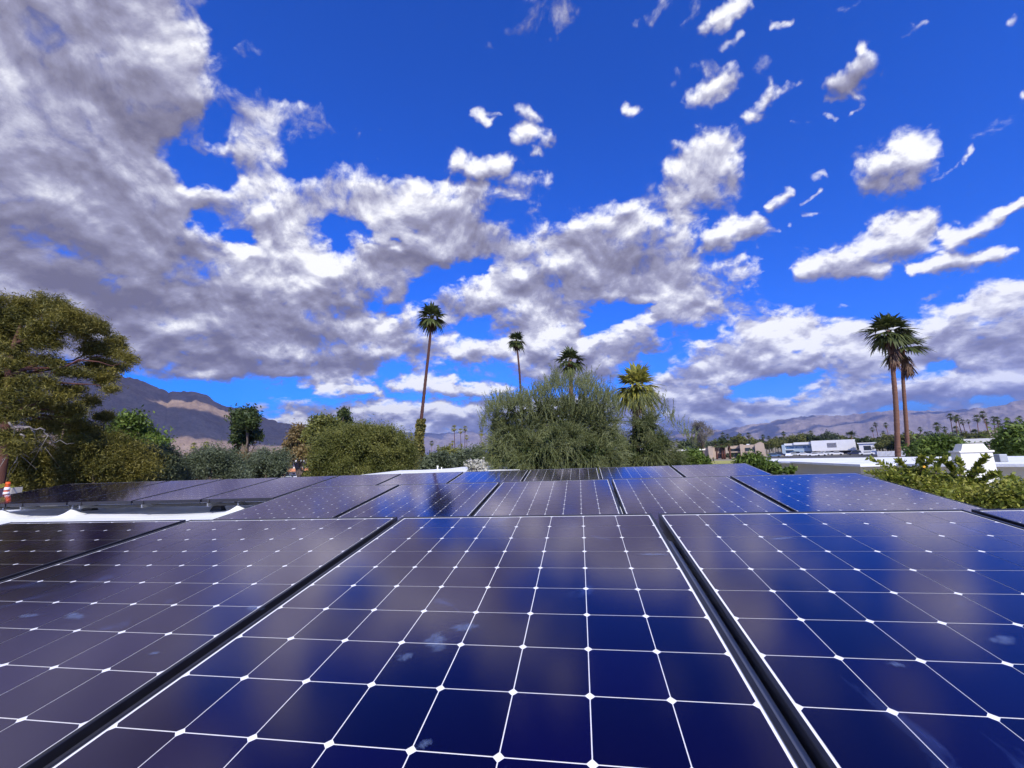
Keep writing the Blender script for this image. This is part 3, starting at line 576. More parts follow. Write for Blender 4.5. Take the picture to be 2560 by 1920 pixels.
for pl in ([(22, 1055), (38, 1075), (30, 1110), (12, 1140), (2, 1160)], [(38, 1068), (80, 1072), (92, 1100), (105, 1130)], [(50, 1085), (66, 1110), (66, 1120), (40, 1150), (20, 1190)], [(60, 1070), (115, 1072), (130, 1105), (185, 1108)]):
    W_ = np.array([at(x, y, d-1.2+.1*i) for i, (x, y) in enumerate(pl)]); s_ = np.linspace(0, len(pl)-1, 16); C_ = np.stack([np.interp(s_, range(len(pl)), W_[:, i]) for i in range(3)], 1)
    for _ in range(2): C_[1:-1] = (C_[:-2]+2*C_[1:-1]+C_[2:])/4
    C_[1:-1] += g.normal(size=(14, 3))*.018; mb.tube(C_, np.linspace(.018, .004, 16), 6)
    for j in (8, 12): mb.tube([C_[j], C_[j]+g.normal(size=3)*.14+np.array([0, 0, -.1]), C_[j]+g.normal(size=3)*.2+np.array([0, 0, -.25])], [.007, .005, .002], 5)
mb.build('bare_branches', DEAD, pine, smooth=True, loc=base)
# ------------------------------------------------------------------ trees and shrubs around the roof: px blobs, distance
def T(name, label, cat, bl_, d, mat, seed, **k):
    g = G(seed); bb_ = [wb(a, b, c, e, d+g.uniform(-.03, .03)*d) for a, b, c, e in bl_]; group = k.pop('group', None)
    k["d"] = k.pop("dd", None); return tree(name, label, cat, bb_, mat, g, group=group, **k)
T('pine_shrub', 'olive-brown bushy mass below the big pine, behind the orange cone', 'bush', [(60, 1150, 80, 40), (110, 1190, 90, 40), (20, 1200, 50, 50), (170, 1150, 60, 40), (-60, 1190, 60, 60), (100, 1125, 30, 24), (20, 1130, 40, 20)], 15.5, PINE, 2, clumps=120, leaves=56000, leaf=.036, cr=.36, aspect=.22, inner=.35)
T('pine_shrub', 'low brownish bush right of the pine, behind the back panels', 'bush', [(230, 1150, 70, 45), (290, 1130, 60, 32), (330, 1150, 50, 30), (250, 1190, 80, 25), (350, 1180, 40, 24), (190, 1175, 50, 34), (250, 1105, 26, 20)], 15, PINE, 3, clumps=120, leaves=56000, leaf=.036, cr=.36, aspect=.22, inner=.35)
T('pale_shrub', 'pale yellow-green shrub showing through the lower pine branches', 'shrub', [(170, 1070, 26, 22), (165, 1040, 12, 14), (185, 1095, 22, 14)], 16.5, YGREEN, 4, clumps=70, leaves=4500, leaf=.05, cr=.22)
T('green_tree', 'bright green rounded conical tree right of the pine', 'tree', [(318, 1075, 36, 30), (345, 1105, 48, 30), (300, 1105, 36, 26), (330, 1052, 18, 14), (385, 1125, 24, 20), (402, 1105, 9, 18)], 24, GREEN, 5, clumps=170, leaves=17000, leaf=.075, cr=.36, inner=.3)
T('olive_tree', 'grey-green olive tree at the left end of the row behind the back panels', 'tree', [(385, 1165, 60, 34), (345, 1185, 35, 24), (425, 1180, 34, 24), (400, 1140, 30, 14), (300, 1195, 40, 16)], 17, OLIVE, 6, clumps=150, leaves=40000, leaf=.042, cr=.28, inner=.4, aspect=.3, group='olive trees behind the back panels')
T('olive_tree', 'wide grey-green olive tree in the middle of the row behind the back panels', 'tree', [(515, 1165, 55, 30), (570, 1170, 45, 30), (480, 1175, 30, 24), (530, 1145, 40, 16), (600, 1185, 30, 18), (455, 1192, 30, 12)], 18, OLIVE, 7, clumps=160, leaves=42000, leaf=.042, cr=.28, inner=.4, aspect=.3, group='olive trees behind the back panels')
T('olive_tree', 'grey-green olive tree left of the orange-banded motel', 'tree', [(660, 1155, 34, 24), (640, 1178, 26, 18), (690, 1170, 24, 18), (672, 1188, 28, 10), (705, 1150, 14, 14)], 20, OLIVE, 8, clumps=90, leaves=24000, leaf=.045, cr=.28, inner=.25, aspect=.3, group='olive trees behind the back panels')
T('slender_tree', 'tall dark green ragged tree standing alone before the mountain', 'tree', [(600, 1045, 18, 18), (622, 1038, 18, 16), (632, 1050, 12, 12), (612, 1070, 30, 20), (600, 1095, 20, 20), (630, 1092, 18, 18), (588, 1038, 10, 10), (597, 1125, 14, 10), (615, 1055, 26, 18), (645, 1095, 8, 8)], 45, DGREEN, 9, clumps=210, leaves=13000, leaf=.15, cr=.42, trunk_px=(610, 1140), dd=45, trunk_r=.22)
T('bare_shrub', 'leafless beige shrub below the tall dark tree', 'shrub', [(620, 1150, 24, 14), (640, 1165, 16, 14), (600, 1145, 10, 9)], 40, RUST, 10, clumps=60, leaves=2500, leaf=.12, cr=.5, aspect=.15)
T('autumn_tree', 'rusty orange-brown tree in front of the motel', 'tree', [(748, 1090, 24, 20), (765, 1110, 26, 20), (735, 1118, 26, 18), (755, 1135, 30, 14), (750, 1076, 12, 10), (725, 1140, 16, 12), (780, 1140, 12, 10)], 60, RUST, 11, clumps=190, leaves=13000, leaf=.17, cr=.55, trunk_px=(749, 1180), dd=60, trunk_r=.28)
T('broad_tree', 'olive green round-topped tree behind the big hedge tree', 'tree', [(810, 1062, 32, 20), (790, 1078, 22, 16), (835, 1075, 24, 18), (805, 1085, 36, 18), (780, 1090, 14, 10)], 42, HEDGE, 12, clumps=170, leaves=13000, leaf=.13, cr=.5, inner=.25)
T('spire_tree', 'dark thin-topped tree rising behind the hedge tree', 'tree', [(858, 1040, 11, 14), (864, 1055, 13, 14), (855, 1068, 13, 14), (862, 1030, 6, 8)], 44, DGREEN, 13, clumps=70, leaves=4000, leaf=.14, cr=.4)
T('hedge_tree', 'huge dense olive-green hedge tree left of the ivy-clad palm', 'tree', [(860, 1120, 74, 44), (940, 1110, 70, 46), (820, 1145, 46, 44), (990, 1135, 48, 44), (900, 1165, 110, 34), (905, 1100, 60, 34), (1015, 1155, 30, 34), (800, 1175, 30, 22), (840, 1100, 36, 20)], 20, HEDGE, 14, clumps=420, leaves=130000, leaf=.045, cr=.34, inner=.3, aspect=.3, trunk_r=.2)
T('clipped_hedge', 'short dark clipped hedge right of the motel cars', 'hedge', [(765, 1188, 20, 6), (795, 1188, 20, 6), (780, 1187, 26, 6)], 60, HEDGE, 15, clumps=70, leaves=5000, leaf=.11, cr=.35, inner=.5)
T('round_shrub', 'round green shrub just right of the ivy-clad palm', 'shrub', [(1085, 1160, 28, 18), (1110, 1165, 24, 16), (1068, 1172, 18, 14), (1095, 1145, 16, 8)], 22, OLIVE, 16, clumps=110, leaves=9000, leaf=.07, cr=.3, inner=.4)
T('round_shrub', 'dark green shrub between the red-roofed house and the willow', 'shrub', [(1130, 1150, 22, 20), (1118, 1140, 14, 12), (1140, 1165, 16, 12)], 30, HEDGE, 17, clumps=90, leaves=7000, leaf=.09, cr=.36, inner=.4)
T('round_shrub', 'grey-green shrub left of the big willow, above the white roof', 'shrub', [(1170, 1150, 30, 18), (1195, 1140, 20, 16), (1150, 1160, 20, 12)], 26, OLIVE, 18, clumps=100, leaves=8500, leaf=.08, cr=.34, inner=.4)
T('flowering_shrub', 'small shrub covered in cream seed pods beside the white roof', 'shrub', [(1190, 1170, 18, 11), (1205, 1165, 12, 8), (1180, 1162, 10, 6)], 9.5, PALE, 19, clumps=60, leaves=700, leaf=.035, cr=.09, aspect=.7)
T('dense_shrub', 'glossy green shrub right of the willow, before the lawn', 'shrub', [(1725, 1152, 34, 18), (1690, 1158, 26, 16), (1755, 1160, 16, 12), (1740, 1142, 16, 8), (1665, 1165, 24, 10)], 17, GREEN, 20, clumps=170, leaves=13000, leaf=.055, cr=.2, inner=.4)
T('dense_shrub', 'leafy green shrub behind the right end of the back panels', 'shrub', [(1880, 1158, 28, 12), (1900, 1168, 24, 14), (1860, 1160, 18, 8), (1920, 1175, 14, 12), (1888, 1148, 10, 6)], 11, GREEN, 21, clumps=130, leaves=7500, leaf=.04, cr=.14, inner=.3)
T('potted_shrub', 'small round shrub against the neighbour\'s parapet wall', 'shrub', [(1945, 1176, 8, 9)], 10, GREEN, 22, clumps=16, leaves=700, leaf=.035, cr=.06, base_z=-.9, trunk_r=.01)
T('potted_shrub', 'small forked shrub, the right one of two by the parapet wall', 'shrub', [(1972, 1180, 9, 5), (1980, 1172, 5, 6), (1964, 1177, 4, 4)], 10, GREEN, 23, clumps=16, leaves=500, leaf=.035, cr=.05, base_z=-.9, trunk_r=.01)
T('roadside_bush', 'bright green bush left of the chimney, behind the white parapet', 'bush', [(2330, 1120, 34, 16), (2370, 1115, 34, 18), (2300, 1132, 26, 14), (2390, 1130, 24, 18), (2350, 1138, 50, 12)], 26, GREEN, 24, clumps=180, leaves=13000, leaf=.08, cr=.3, inner=.4)
T('roadside_bush', 'bright green bush at the right edge, right of the chimney', 'bush', [(2530, 1110, 34, 22), (2560, 1095, 40, 26), (2510, 1125, 24, 14), (2590, 1120, 40, 24)], 22, GREEN, 25, clumps=180, leaves=12000, leaf=.07, cr=.28, inner=.4)
T('grey_tree', 'feathery grey-purple tree standing above the far palms', 'tree', [(1738, 1075, 9, 16), (1752, 1070, 10, 18), (1765, 1085, 14, 18), (1745, 1100, 16, 16), (1775, 1078, 8, 12), (1740, 1062, 5, 8), (1755, 1058, 5, 8)], 150, leafmat('grey_purple_foliage', [(.07, .065, .055), (.14, .125, .11), (.20, .18, .16), (.27, .25, .22)], .2, .2), 26, clumps=150, leaves=9000, leaf=.22, cr=.9, aspect=.2, trunk_r=.3)
# ------------------------------------------------------------------ the weeping willow-like bush in the centre
def strands(name, label, cat, blobs, d, mat, seed, n, L_=(.22, .62), w=.008, up=.25, group=None, twigs=0, leafy=60000, base_px=None, hollow=.3):
    g = G(seed); bs = [wb(a, b, c, e, d+q) for a, b, c, e, q in blobs]
    cs = np.array([b[0] for b in bs]); c0 = cs.mean(0); base = np.array([c0[0], c0[1], GZ]); root = empty(name, base, label, cat, group)
    mb = MB(); fork = np.array([c0[0], c0[1], GZ+2.2]); mb.tube([base, (base+fork)/2, fork], [.22, .17, .15], 9); limbs(mb, fork, [b[0] for b in bs], .09, g); mb.build('trunk', BARK, root, True, loc=base)
    ar = np.array([b[1][0]*b[1][2] for b in bs]); ar /= ar.sum(); Q = []; tips = []
    for (c, r), a in zip(bs, ar):
        r = np.asarray(r); nc_ = max(4, int(n*a/16)); hubs = sph(nc_, g); hubs[:, 2] = hubs[:, 2]*.9+.15; hc = np.asarray(c)+hubs*r*g.uniform(.45, .9, (nc_, 1))
        for h, hd in zip(hc, hubs):
            k = 16; dr = hd*1.0+sph(k, g)*.75; dr[:, 2] += up; dr /= np.linalg.norm(dr, axis=1)[:, None]
            Ls = g.uniform(*L_, k)*(1.0 if hd[2] < .5 else .8); droop = g.uniform(.35, 1.25, k)*(1.15 if hd[2] < .35 else .25)
            ts = np.linspace(0, 1, 6); side = np.cross(dr, sph(k, g)); side /= np.linalg.norm(side, axis=1)[:, None]
            P_ = h+dr[:, None]*Ls[:, None, None]*ts[None, :, None]; P_[..., 2] -= (droop*Ls)[:, None]*ts[None]**2*.62; P_ = P_+side[:, None]*np.sin(ts*3+g.uniform(0, 6, (k, 1)))[..., None]*.04
            ww = (w*(1-.45*ts))[None, :, None]*side[:, None]; 
            Q.append(np.stack([P_[:, :-1]-ww[:, :-1], P_[:, :-1]+ww[:, :-1], P_[:, 1:]+ww[:, 1:], P_[:, 1:]-ww[:, 1:]], 2).reshape(-1, 4, 3)); tips.append(P_.reshape(-1, 3))
    quads('crown', np.concatenate(Q), mat, root, loc=base)
    tp = np.concatenate(tips); P = tp[g.integers(0, len(tp), leafy)]+g.normal(size=(leafy, 3))*.02
    quads('leaves', leaf_quads(P, .024, g, .28, np.tile([0, 0, .3], (leafy, 1))), mat, root, loc=base)
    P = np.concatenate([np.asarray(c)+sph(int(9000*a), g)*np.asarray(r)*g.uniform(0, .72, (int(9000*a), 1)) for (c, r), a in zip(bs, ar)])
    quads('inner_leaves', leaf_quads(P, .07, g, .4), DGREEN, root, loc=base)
    return root
WB = [(1290, 1150, 60, 30, -.4), (1400, 1110, 80, 50, -.5), (1520, 1100, 40, 40, 0), (1270, 1100, 40, 40, 0), (1300, 1090, 60, 50, 0), (1400, 1075, 75, 60, .3), (1490, 1080, 60, 60, .2), (1350, 1130, 100, 45, -.6), (1245, 1125, 34, 34, -.2), (1460, 1135, 90, 45, -.7), (1355, 1030, 50, 34, .4), (1440, 1025, 56, 38, .5), (1520, 1140, 34, 40, -.3), (1280, 1040, 44, 22, .3), (1495, 1035, 34, 32, .6), (1240, 1075, 22, 30, .2), (1330, 1160, 110, 26, -.5), (1480, 1165, 80, 20, -.5)]
strands('willow_acacia', 'huge silvery weeping shrub-tree with drooping strands, centre of the photo', 'tree', WB, 13.5, WISP, 51, 15500, leafy=90000)
strands('willow_acacia', 'smaller dark weeping shrub below the yellowish palm, right of the huge one', 'tree', [(1600, 1080, 26, 44, 0), (1622, 1065, 26, 34, .2), (1630, 1130, 40, 34, -.3), (1585, 1140, 34, 34, -.2), (1665, 1150, 40, 20, 0), (1600, 1165, 60, 18, -.2), (1650, 1110, 34, 30, 0), (1560, 1120, 24, 40, .2), (1690, 1165, 34, 12, 0)], 15, WISP, 52, 3600, leafy=26000)
# upright feathery twigs on top of both
def twigs(parent_label, spots, d, seed):
    g = G(seed); Q = []
    root = [o for o in bpy.data.objects if o.get('label') == parent_label][0]; base = np.array(root.location)
    for (x0, y0, x1, y1, n) in spots:
        for _ in range(n):
            t = g.uniform(); b = at(x0+(x1-x0)*t+g.normal()*6, y0+(y1-y0)*t+g.normal()*8, d+g.normal()*.5); Lw = g.uniform(.22, .55); dr = np.array([g.normal()*.35+(.5*(t-.5)), g.normal()*.3, 1.0]); dr /= np.linalg.norm(dr)
            k = 46; s = g.uniform(0, 1, k); P = b+dr*(s*Lw)[:, None]+g.normal(size=(k, 3))*.008; v = sph(k, g)*.8+dr; v /= np.linalg.norm(v, axis=1)[:, None]; w = np.cross(v, sph(k, g)); w /= np.linalg.norm(w, axis=1)[:, None]; l = g.uniform(.025, .05, k)[:, None]
            Q.append(np.stack([P, P+v*l*.5-w*.006, P+v*l, P+v*l*.5+w*.006], 1))
            ww = np.array([.004, 0, 0]); Q.append(np.array([[b-ww, b+ww, b+dr*Lw+ww*.3, b+dr*Lw-ww*.3]]))
    quads('feathery_twigs', np.concatenate(Q), WISP, root, loc=base)
twigs('huge silvery weeping shrub-tree with drooping strands, centre of the photo', [(1215, 1040, 1260, 1010, 70), (1225, 1020, 1310, 1005, 130), (1290, 1010, 1370, 985, 150), (1350, 985, 1400, 965, 110), (1380, 970, 1480, 968, 200), (1460, 970, 1540, 1010, 150), (1510, 1005, 1555, 1040, 80), (1260, 1020, 1520, 1000, 260), (1385, 950, 1400, 945, 16), (1460, 955, 1475, 950, 14), (1205, 1080, 1225, 1040, 40), (1300, 1040, 1500, 1030, 200)], 13.3, 61)
twigs('smaller dark weeping shrub below the yellowish palm, right of the huge one', [(1570, 1030, 1640, 1000, 60), (1640, 1010, 1690, 1060, 50), (1690, 1070, 1740, 1110, 40)], 15, 62)
# ------------------------------------------------------------------ fan palms
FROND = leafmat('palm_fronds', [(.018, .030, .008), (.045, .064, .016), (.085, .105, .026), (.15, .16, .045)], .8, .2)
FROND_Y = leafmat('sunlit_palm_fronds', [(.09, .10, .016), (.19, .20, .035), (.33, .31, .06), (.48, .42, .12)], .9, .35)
DRY = leafmat('dry_fronds', [(.05, .022, .014), (.09, .045, .026), (.14, .08, .045), (.2, .13, .075)], 1.5, .1)
PBARK = plain('palm_bark', (0.085, 0.032, 0.024), (0.045, 0.018, 0.015), 3, .9, 8, bump=.5, stretch=(.6, .6, 6))
PBARK2 = plain('pale_palm_bark', (0.20, 0.10, 0.06), (0.12, 0.055, 0.035), 3, .9, 8, bump=.5, stretch=(.6, .6, 6))
def fan(g, o, dr, Lp, Lb, droop, nl=13, seg=3, spread=1.12):
    """one fan leaf: petiole from o along dr, then nl leaflets"""
    dr = dr/np.linalg.norm(dr); side = np.cross(dr, [0, 0, 1.0]); side = side/(np.linalg.norm(side)+1e-6)
    nrm = np.cross(side, dr); e = o+dr*Lp; e[2] -= Lp*.08*droop; Q = []
    w = side*.018*Lb; Q.append([o-w, o+w, e+w*.5, e-w*.5])
    for j in range(nl):
        a = (j/(nl-1)-.5)*2*spread; v = dr*math.cos(a)+side*math.sin(a)+nrm*.12*math.cos(a*2)+g.normal(size=3)*.05; l = Lb*(1-.30*abs(a)/spread)*g.uniform(.8, 1.12)
        p = [e]; 
        for s in range(1, seg+1):
            t = s/seg; q = e+v*l*t; q = q-np.array([0, 0, 1])*l*(.06+.48*droop)*t**2.4; p.append(q)
        ax = np.cross(v, nrm); ax /= np.linalg.norm(ax)+1e-6; wd = [.03, .085, .06, .006] if seg == 3 else np.interp(np.linspace(0, 1, seg+1), [0, .4, 1], [.02, .09, .01])
        for s in range(seg): Q.append([p[s]-ax*wd[s]*l, p[s]+ax*wd[s]*l, p[s+1]+ax*wd[s+1]*l, p[s+1]-ax*wd[s+1]*l])
    return Q
def palm_parts(g, top, Rc, n=38, lo=-55, hi=82, nl=13, seg=3, skirt=0, dead=8, openness=.5):
    live, dry = [], []
    for i in range(n):
        el = R(hi+(lo-hi)*((i+.5)/n)**.9+g.normal()*6); az = i*2.399+g.normal()*.25; dr = np.array([math.cos(az)*math.cos(el), math.sin(az)*math.cos(el), math.sin(el)])
        yo = g.uniform(.3, .8) if i < n*.45 else g.uniform(.7, 1.0); live += fan(g, top+dr*.05, dr, Rc*openness*g.uniform(.85, 1.15)*yo, Rc*(1-openness)*g.uniform(.9, 1.12)*(1.15 if yo < 1 else 1), .35+.5*max(0, -math.sin(el))+.2*g.random(), nl, seg)
    for i in range(dead):
        el = R(g.uniform(-88, -60)); az = g.uniform(0, 6.28); dr = np.array([math.cos(az)*math.cos(el), math.sin(az)*math.cos(el), math.sin(el)])
        dry += fan(g, top+np.array([0, 0, -.15*Rc-g.uniform(0, skirt)]), dr, Rc*.25, Rc*.42, .6, 7, 2, .7)
    return live, dry
def palm(label, base_px, top_px, d, crown_px, mat, seed, r=.17, mid=None, bark=PBARK, n=38, skirt=.3, dead=10, group=None, bulge=0, lo=-55, openness=.36, nl=15):
    g = G(seed); k = K(top_px[0], d)[1]; top = at(*top_px, d); b0 = at(*base_px, d); Rc = crown_px*k/2*1.12
    pts = [b0]+([at(q[0], q[1], d) for q in mid] if mid else [])+[top]; slope = (pts[1]-b0)/(pts[1][2]-b0[2]); base = b0+slope*(GZ-b0[2]); P = [base]+pts
    P = np.array(P); zz_ = np.linspace(P[0, 2], P[-1, 2], 90); C = np.stack([np.interp(zz_, P[:, 2], P[:, 0]), np.interp(zz_, P[:, 2], P[:, 1]), zz_], 1)
    for _ in range(30): C[1:-1] = (C[:-2]+C[1:-1]*2+C[2:])/4
    rr_ = r*np.linspace(1.25, .8, 90)*(1+.07*(np.arange(90) % 2)+g.uniform(-.05, .05, 90)); 
    root = empty('fan_palm', base, label, 'palm tree', group); mb = MB(); mb.tube(C, rr_, 12)
    mb.build('trunk', bark, root, smooth=True, loc=base)
    lv, dr_ = palm_parts(g, top, Rc, n=n, dead=dead, skirt=skirt*Rc, lo=lo, openness=openness, nl=nl)
    quads('crown', np.array(lv), mat, root, loc=base)
    if dr_: quads('dry_fronds', np.array(dr_), DRY, root, loc=base)
    return root, C
p1, C1 = palm('tallest slim dark palm, its foot wrapped in ivy', (1052, 1060), (1079, 790), 42, 78, FROND, 71, r=.15, mid=[(1066, 930), (1075, 850)], n=30, lo=-50, dead=9)
palm('slim dark palm second from the left, rising behind the willow shrub', (1303, 1010), (1291, 850), 62, 52, FROND, 72, r=.16, mid=[(1299, 930)], n=30, lo=-55, dead=14)
palm('short-necked dark green palm above the middle of the willow shrub', (1428, 980), (1425, 900), 40, 82, FROND, 73, r=.22, n=30, lo=-50, dead=12, bark=PBARK2, openness=.4)
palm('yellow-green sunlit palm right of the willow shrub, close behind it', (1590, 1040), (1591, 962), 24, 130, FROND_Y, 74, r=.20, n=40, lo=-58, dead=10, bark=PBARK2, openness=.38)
palm('front one of the twin tall palms, with a thick brown skirt', (2245, 1142), (2220, 826), 34, 106, FROND, 75, r=.125, mid=[(2240, 1010), (2233, 930), (2229, 885)], bark=PBARK2, n=30, skirt=.9, dead=34, lo=-50, openness=.36, group='twin tall palms')
palm('rear one of the twin tall palms, slightly shorter, its crown to the right', (2271, 1142), (2259, 866), 38, 98, FROND, 76, r=.108, mid=[(2262, 1010), (2256, 930)], bark=PBARK2, n=26, skirt=.7, dead=20, lo=-40, openness=.36, group='twin tall palms')
# ivy on the first palm
g = G(77); base = np.array(p1.location); zt = at(1048, 1048, 42)[2]; P = []
for _ in range(5200):
    t = g.uniform(); z = GZ+t*(zt-GZ); c = np.array([np.interp(z, C1[:, 2], C1[:, 0]), np.interp(z, C1[:, 2], C1[:, 1]), z]); az = g.uniform(0, 6.28); rr_ = (.95-.62*t**1.3)*g.uniform(.55, 1.05)*(1+.22*math.sin(z*2.1+az*2)); P.append(c+np.array([math.cos(az)*rr_, math.sin(az)*rr_, 0]))
iv = empty('ivy', base+np.array([.3, 0, 0]), 'column of yellow-green ivy climbing the foot of the tallest palm', 'ivy')
quads('leaves', leaf_quads(np.array(P), .115, g, .75, np.tile([0, -.5, .3], (len(P), 1))), leafmat('ivy_leaves', [(.02, .025, .006), (.07, .07, .015), (.17, .15, .035), (.30, .25, .08)], 2, .2), iv, loc=np.array(iv.location))
g = G(78); P = []
for _ in range(1500):
    z = g.uniform(GZ, zt-.3); c = np.array([np.interp(z, C1[:, 2], C1[:, 0]), np.interp(z, C1[:, 2], C1[:, 1]), z]); P.append(c+sph(1, g)[0]*.3)
quads('stems', leaf_quads(np.array(P), .13, g, .5), DGREEN, iv, loc=np.array(iv.location))
# ------------------------------------------------------------------ far palms: a few moulds, copied
def mould(seed, H, Rc, mat, r=.2, n=30, skirt=.4, dead=8, lean=.3, lo=-60):
    g = G(seed); Rc = Rc*1.25; root = empty('fan_palm', (0, 0, 0)); top = np.array([g.normal()*lean, g.normal()*lean, H]); C = [np.array([0, 0, 0.]), top*np.array([.25, .25, .5]), top]
    mb = MB(); mb.tube(C, [r*1.3, r, r*.8], 7); mb.build('trunk', PBARK if seed % 2 else PBARK2, root, True)
    lv, dr_ = palm_parts(g, top, Rc, n=n, nl=8, seg=2, dead=dead, skirt=skirt*Rc, lo=lo); V_ = np.array(lv+dr_); quads('crown', V_, mat, root, mats=[mat, DRY], mi=[0]*len(lv)+[1]*len(dr_)); return root
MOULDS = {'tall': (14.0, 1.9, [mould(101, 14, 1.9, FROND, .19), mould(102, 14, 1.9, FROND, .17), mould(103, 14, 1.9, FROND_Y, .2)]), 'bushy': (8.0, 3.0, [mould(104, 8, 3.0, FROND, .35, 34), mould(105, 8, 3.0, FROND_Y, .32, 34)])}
FP = [ # px, crown y, crown width, kind (t dark, y yellow, b bushy, c bushy yellow), beside what
 (1804,1086,14,'t'),(1817,1089,11,'t'),(1827,1096,10,'t'),(1844,1095,11,'t'),(1871,1086,13,'t'),(1905,1091,11,'t'),(1924,1094,12,'t'),(1941,1096,13,'t'),(1958,1083,12,'t'),(1957,1096,10,'t'),(1968,1098,12,'t'),(1981,1097,12,'t'),(2000,1088,10,'t'),(2026,1081,13,'t'),(2037,1092,12,'t'),(2022,1098,12,'t'),(2072,1087,13,'t'),(2084,1089,12,'t'),(2069,1101,11,'t'),(2095,1097,8,'t'),
 (1720,1098,10,'t'),(1711,1101,8,'t'),(1743,1112,20,'c'),(2035,1124,18,'c'),(2128,1089,34,'b'),(2146,1112,26,'c'),(2170,1097,22,'b'),(2181,1072,11,'t'),(2190,1060,11,'t'),(2217,1061,12,'t'),(2206,1080,9,'t'),(2219,1098,30,'b'),(2243,1090,20,'b'),(2280,1098,28,'b'),(2298,1072,12,'t'),(2315,1086,20,'b'),(2337,1064,20,'t'),(2359,1072,14,'t'),(2330,1096,24,'b'),(2347,1104,22,'b'),(2372,1040,16,'t'),(2385,1047,14,'t'),(2396,1042,15,'t'),(2391,1072,20,'b'),(2408,1053,14,'t'),(2421,1052,10,'t'),(2437,1044,17,'t'),(2461,1034,17,'t'),(2464,1052,14,'t'),(2480,1046,15,'t'),(2490,1048,16,'t'),(2439,1082,26,'b'),(2504,1063,14,'t'),(2515,1048,13,'t'),(2530,1062,20,'t'),(2544,1058,16,'t'),(2553,1045,14,'t'),(2542,1082,30,'b'),(2476,1084,24,'b'),
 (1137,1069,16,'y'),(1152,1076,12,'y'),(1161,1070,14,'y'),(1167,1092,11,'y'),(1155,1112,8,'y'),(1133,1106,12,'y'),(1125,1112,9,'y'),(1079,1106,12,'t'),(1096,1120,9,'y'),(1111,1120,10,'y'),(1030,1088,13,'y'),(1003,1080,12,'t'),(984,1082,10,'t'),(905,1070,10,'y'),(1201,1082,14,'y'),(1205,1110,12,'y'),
 (487,1113,17,'y'),(514,1110,17,'y'),(436,1116,12,'t'),(531,1124,14,'y'),(554,1125,13,'t'),(442,1133,11,'t'),(463,1136,10,'y'),(686,1124,10,'y'),(1692,1101,9,'t')]
used = set(); prev = None
def wordsfor(px):
    for a, w in ((470, 'just right of the bright green tree'), (560, 'left of the tall dark ragged tree'), (700, 'between the tall dark tree and the autumn tree'), (920, 'above the hedge tree'), (1040, 'left of the ivy column'), (1120, 'just right of the ivy column'), (1180, 'left of the willow shrub'), (1215, 'at the left side of the willow shrub'), (1730, 'left of the feathery grey tree'), (1760, 'over the flats, by the feathery grey tree'), (1890, 'behind the beige flats'), (1950, 'left of the long white building'), (2050, 'behind the long blue and white building'), (2110, 'over the right end of the long white building'), (2200, 'left of the twin palms'), (2255, 'by the twin palms'), (2300, 'just right of the twin palms'), (2365, 'behind the roadside bush'), (2430, 'above the chimney'), (2500, 'right of the chimney'), (2600, 'at the right edge of the photo')):
        if px < a: return w
cnt = {}
for px, py, w, kd in sorted(FP, key=lambda q: q[0]):
    H, Rc, ms_ = MOULDS['bushy' if kd in 'bc' else 'tall']; wm = 6.2 if kd in 'bc' else 3.5; d = wm*F/w/math.cos(math.atan((px-1280)/F))
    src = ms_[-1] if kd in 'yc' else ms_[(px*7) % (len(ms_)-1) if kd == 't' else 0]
    c = at(px, py, d); hh = max(c[2]-GZ, 3.5); dirh = c.copy(); q = copy_tree(src); sxy = 1.0; sz = hh/H
    if sz < .75 or sz > 1.3: pass
    q.location = (c[0], c[1], GZ); q.rotation_euler = (0, 0, (px*1.7) % 6.28)
    # keep the crown's shape: only the trunk is lengthened
    for ch in q.children:
        if ch.name.startswith('trunk'): ch.scale = (1, 1, sz)
        else: ch.location = (0, 0, hh-H)
    key = ('short full-crowned' if kd in 'bc' else ('slim yellow-green' if kd == 'y' else 'slim dark')); wd = wordsfor(px); cnt[(key, wd)] = cnt.get((key, wd), 0)+1
    i_ = cnt[(key, wd)]; tag(q, '%s far palm %s%s' % (key, wd, '' if i_ == 1 else ', %s from left' % ordn[i_-1]), 'palm tree', 'far palms above the rooftops')
for k_, (a, b, l) in MOULDS.items():
    for o in l:
        for ch in list(o.children): bpy.data.objects.remove(ch)
        bpy.data.objects.remove(o)
# the belt of trees at the foot of the far palms: round crowns, copied
def rmould(seed, mat, name='round_tree'):
    g = G(seed); root = empty(name, (0, 0, 0)); mb = MB(); mb.tube([(0, 0, 0), (0, 0, 2.5)], [.25, .18], 6); mb.build('trunk', BARK, root)
    bl_ = [((g.normal()*1.3, g.normal()*1.2, 3.2+g.uniform(0, 1.8)), (1.9, 1.8, 1.5)) for _ in range(5)]
    P = crown_points(bl_, g, 60, 2600, .7, (.4, 1.0)); quads('crown', leaf_quads(P, .26, g, .5, np.tile([0, 0, .5], (len(P), 1))), mat, root); return root
RM = [rmould(201, HEDGE), rmould(202, OLIVE), rmould(203, DGREEN), rmould(204, leafmat('dry_green_leaves', [(.06, .06, .02), (.12, .11, .035), (.20, .17, .055), (.27, .23, .09)], .3, .2))]
g = G(301); belt = []
x = 1708.0
while x < 2590:
    f_ = (0, 2, 1, 0)[int(g.integers(0, 4))]; d = g.uniform(250, 340) if x < 2150 else g.uniform(190, 280); belt.append((x, d, f_)); x += g.uniform(5, 9)
x = 1060.0
while x < 1240: belt.append((x, g.uniform(120, 260), 3 if g.random() < .6 else 0)); x += g.uniform(9, 16)
x = 880.0
while x < 1050: belt.append((x, g.uniform(140, 240), 3)); x += g.uniform(14, 22)
x = 425.0
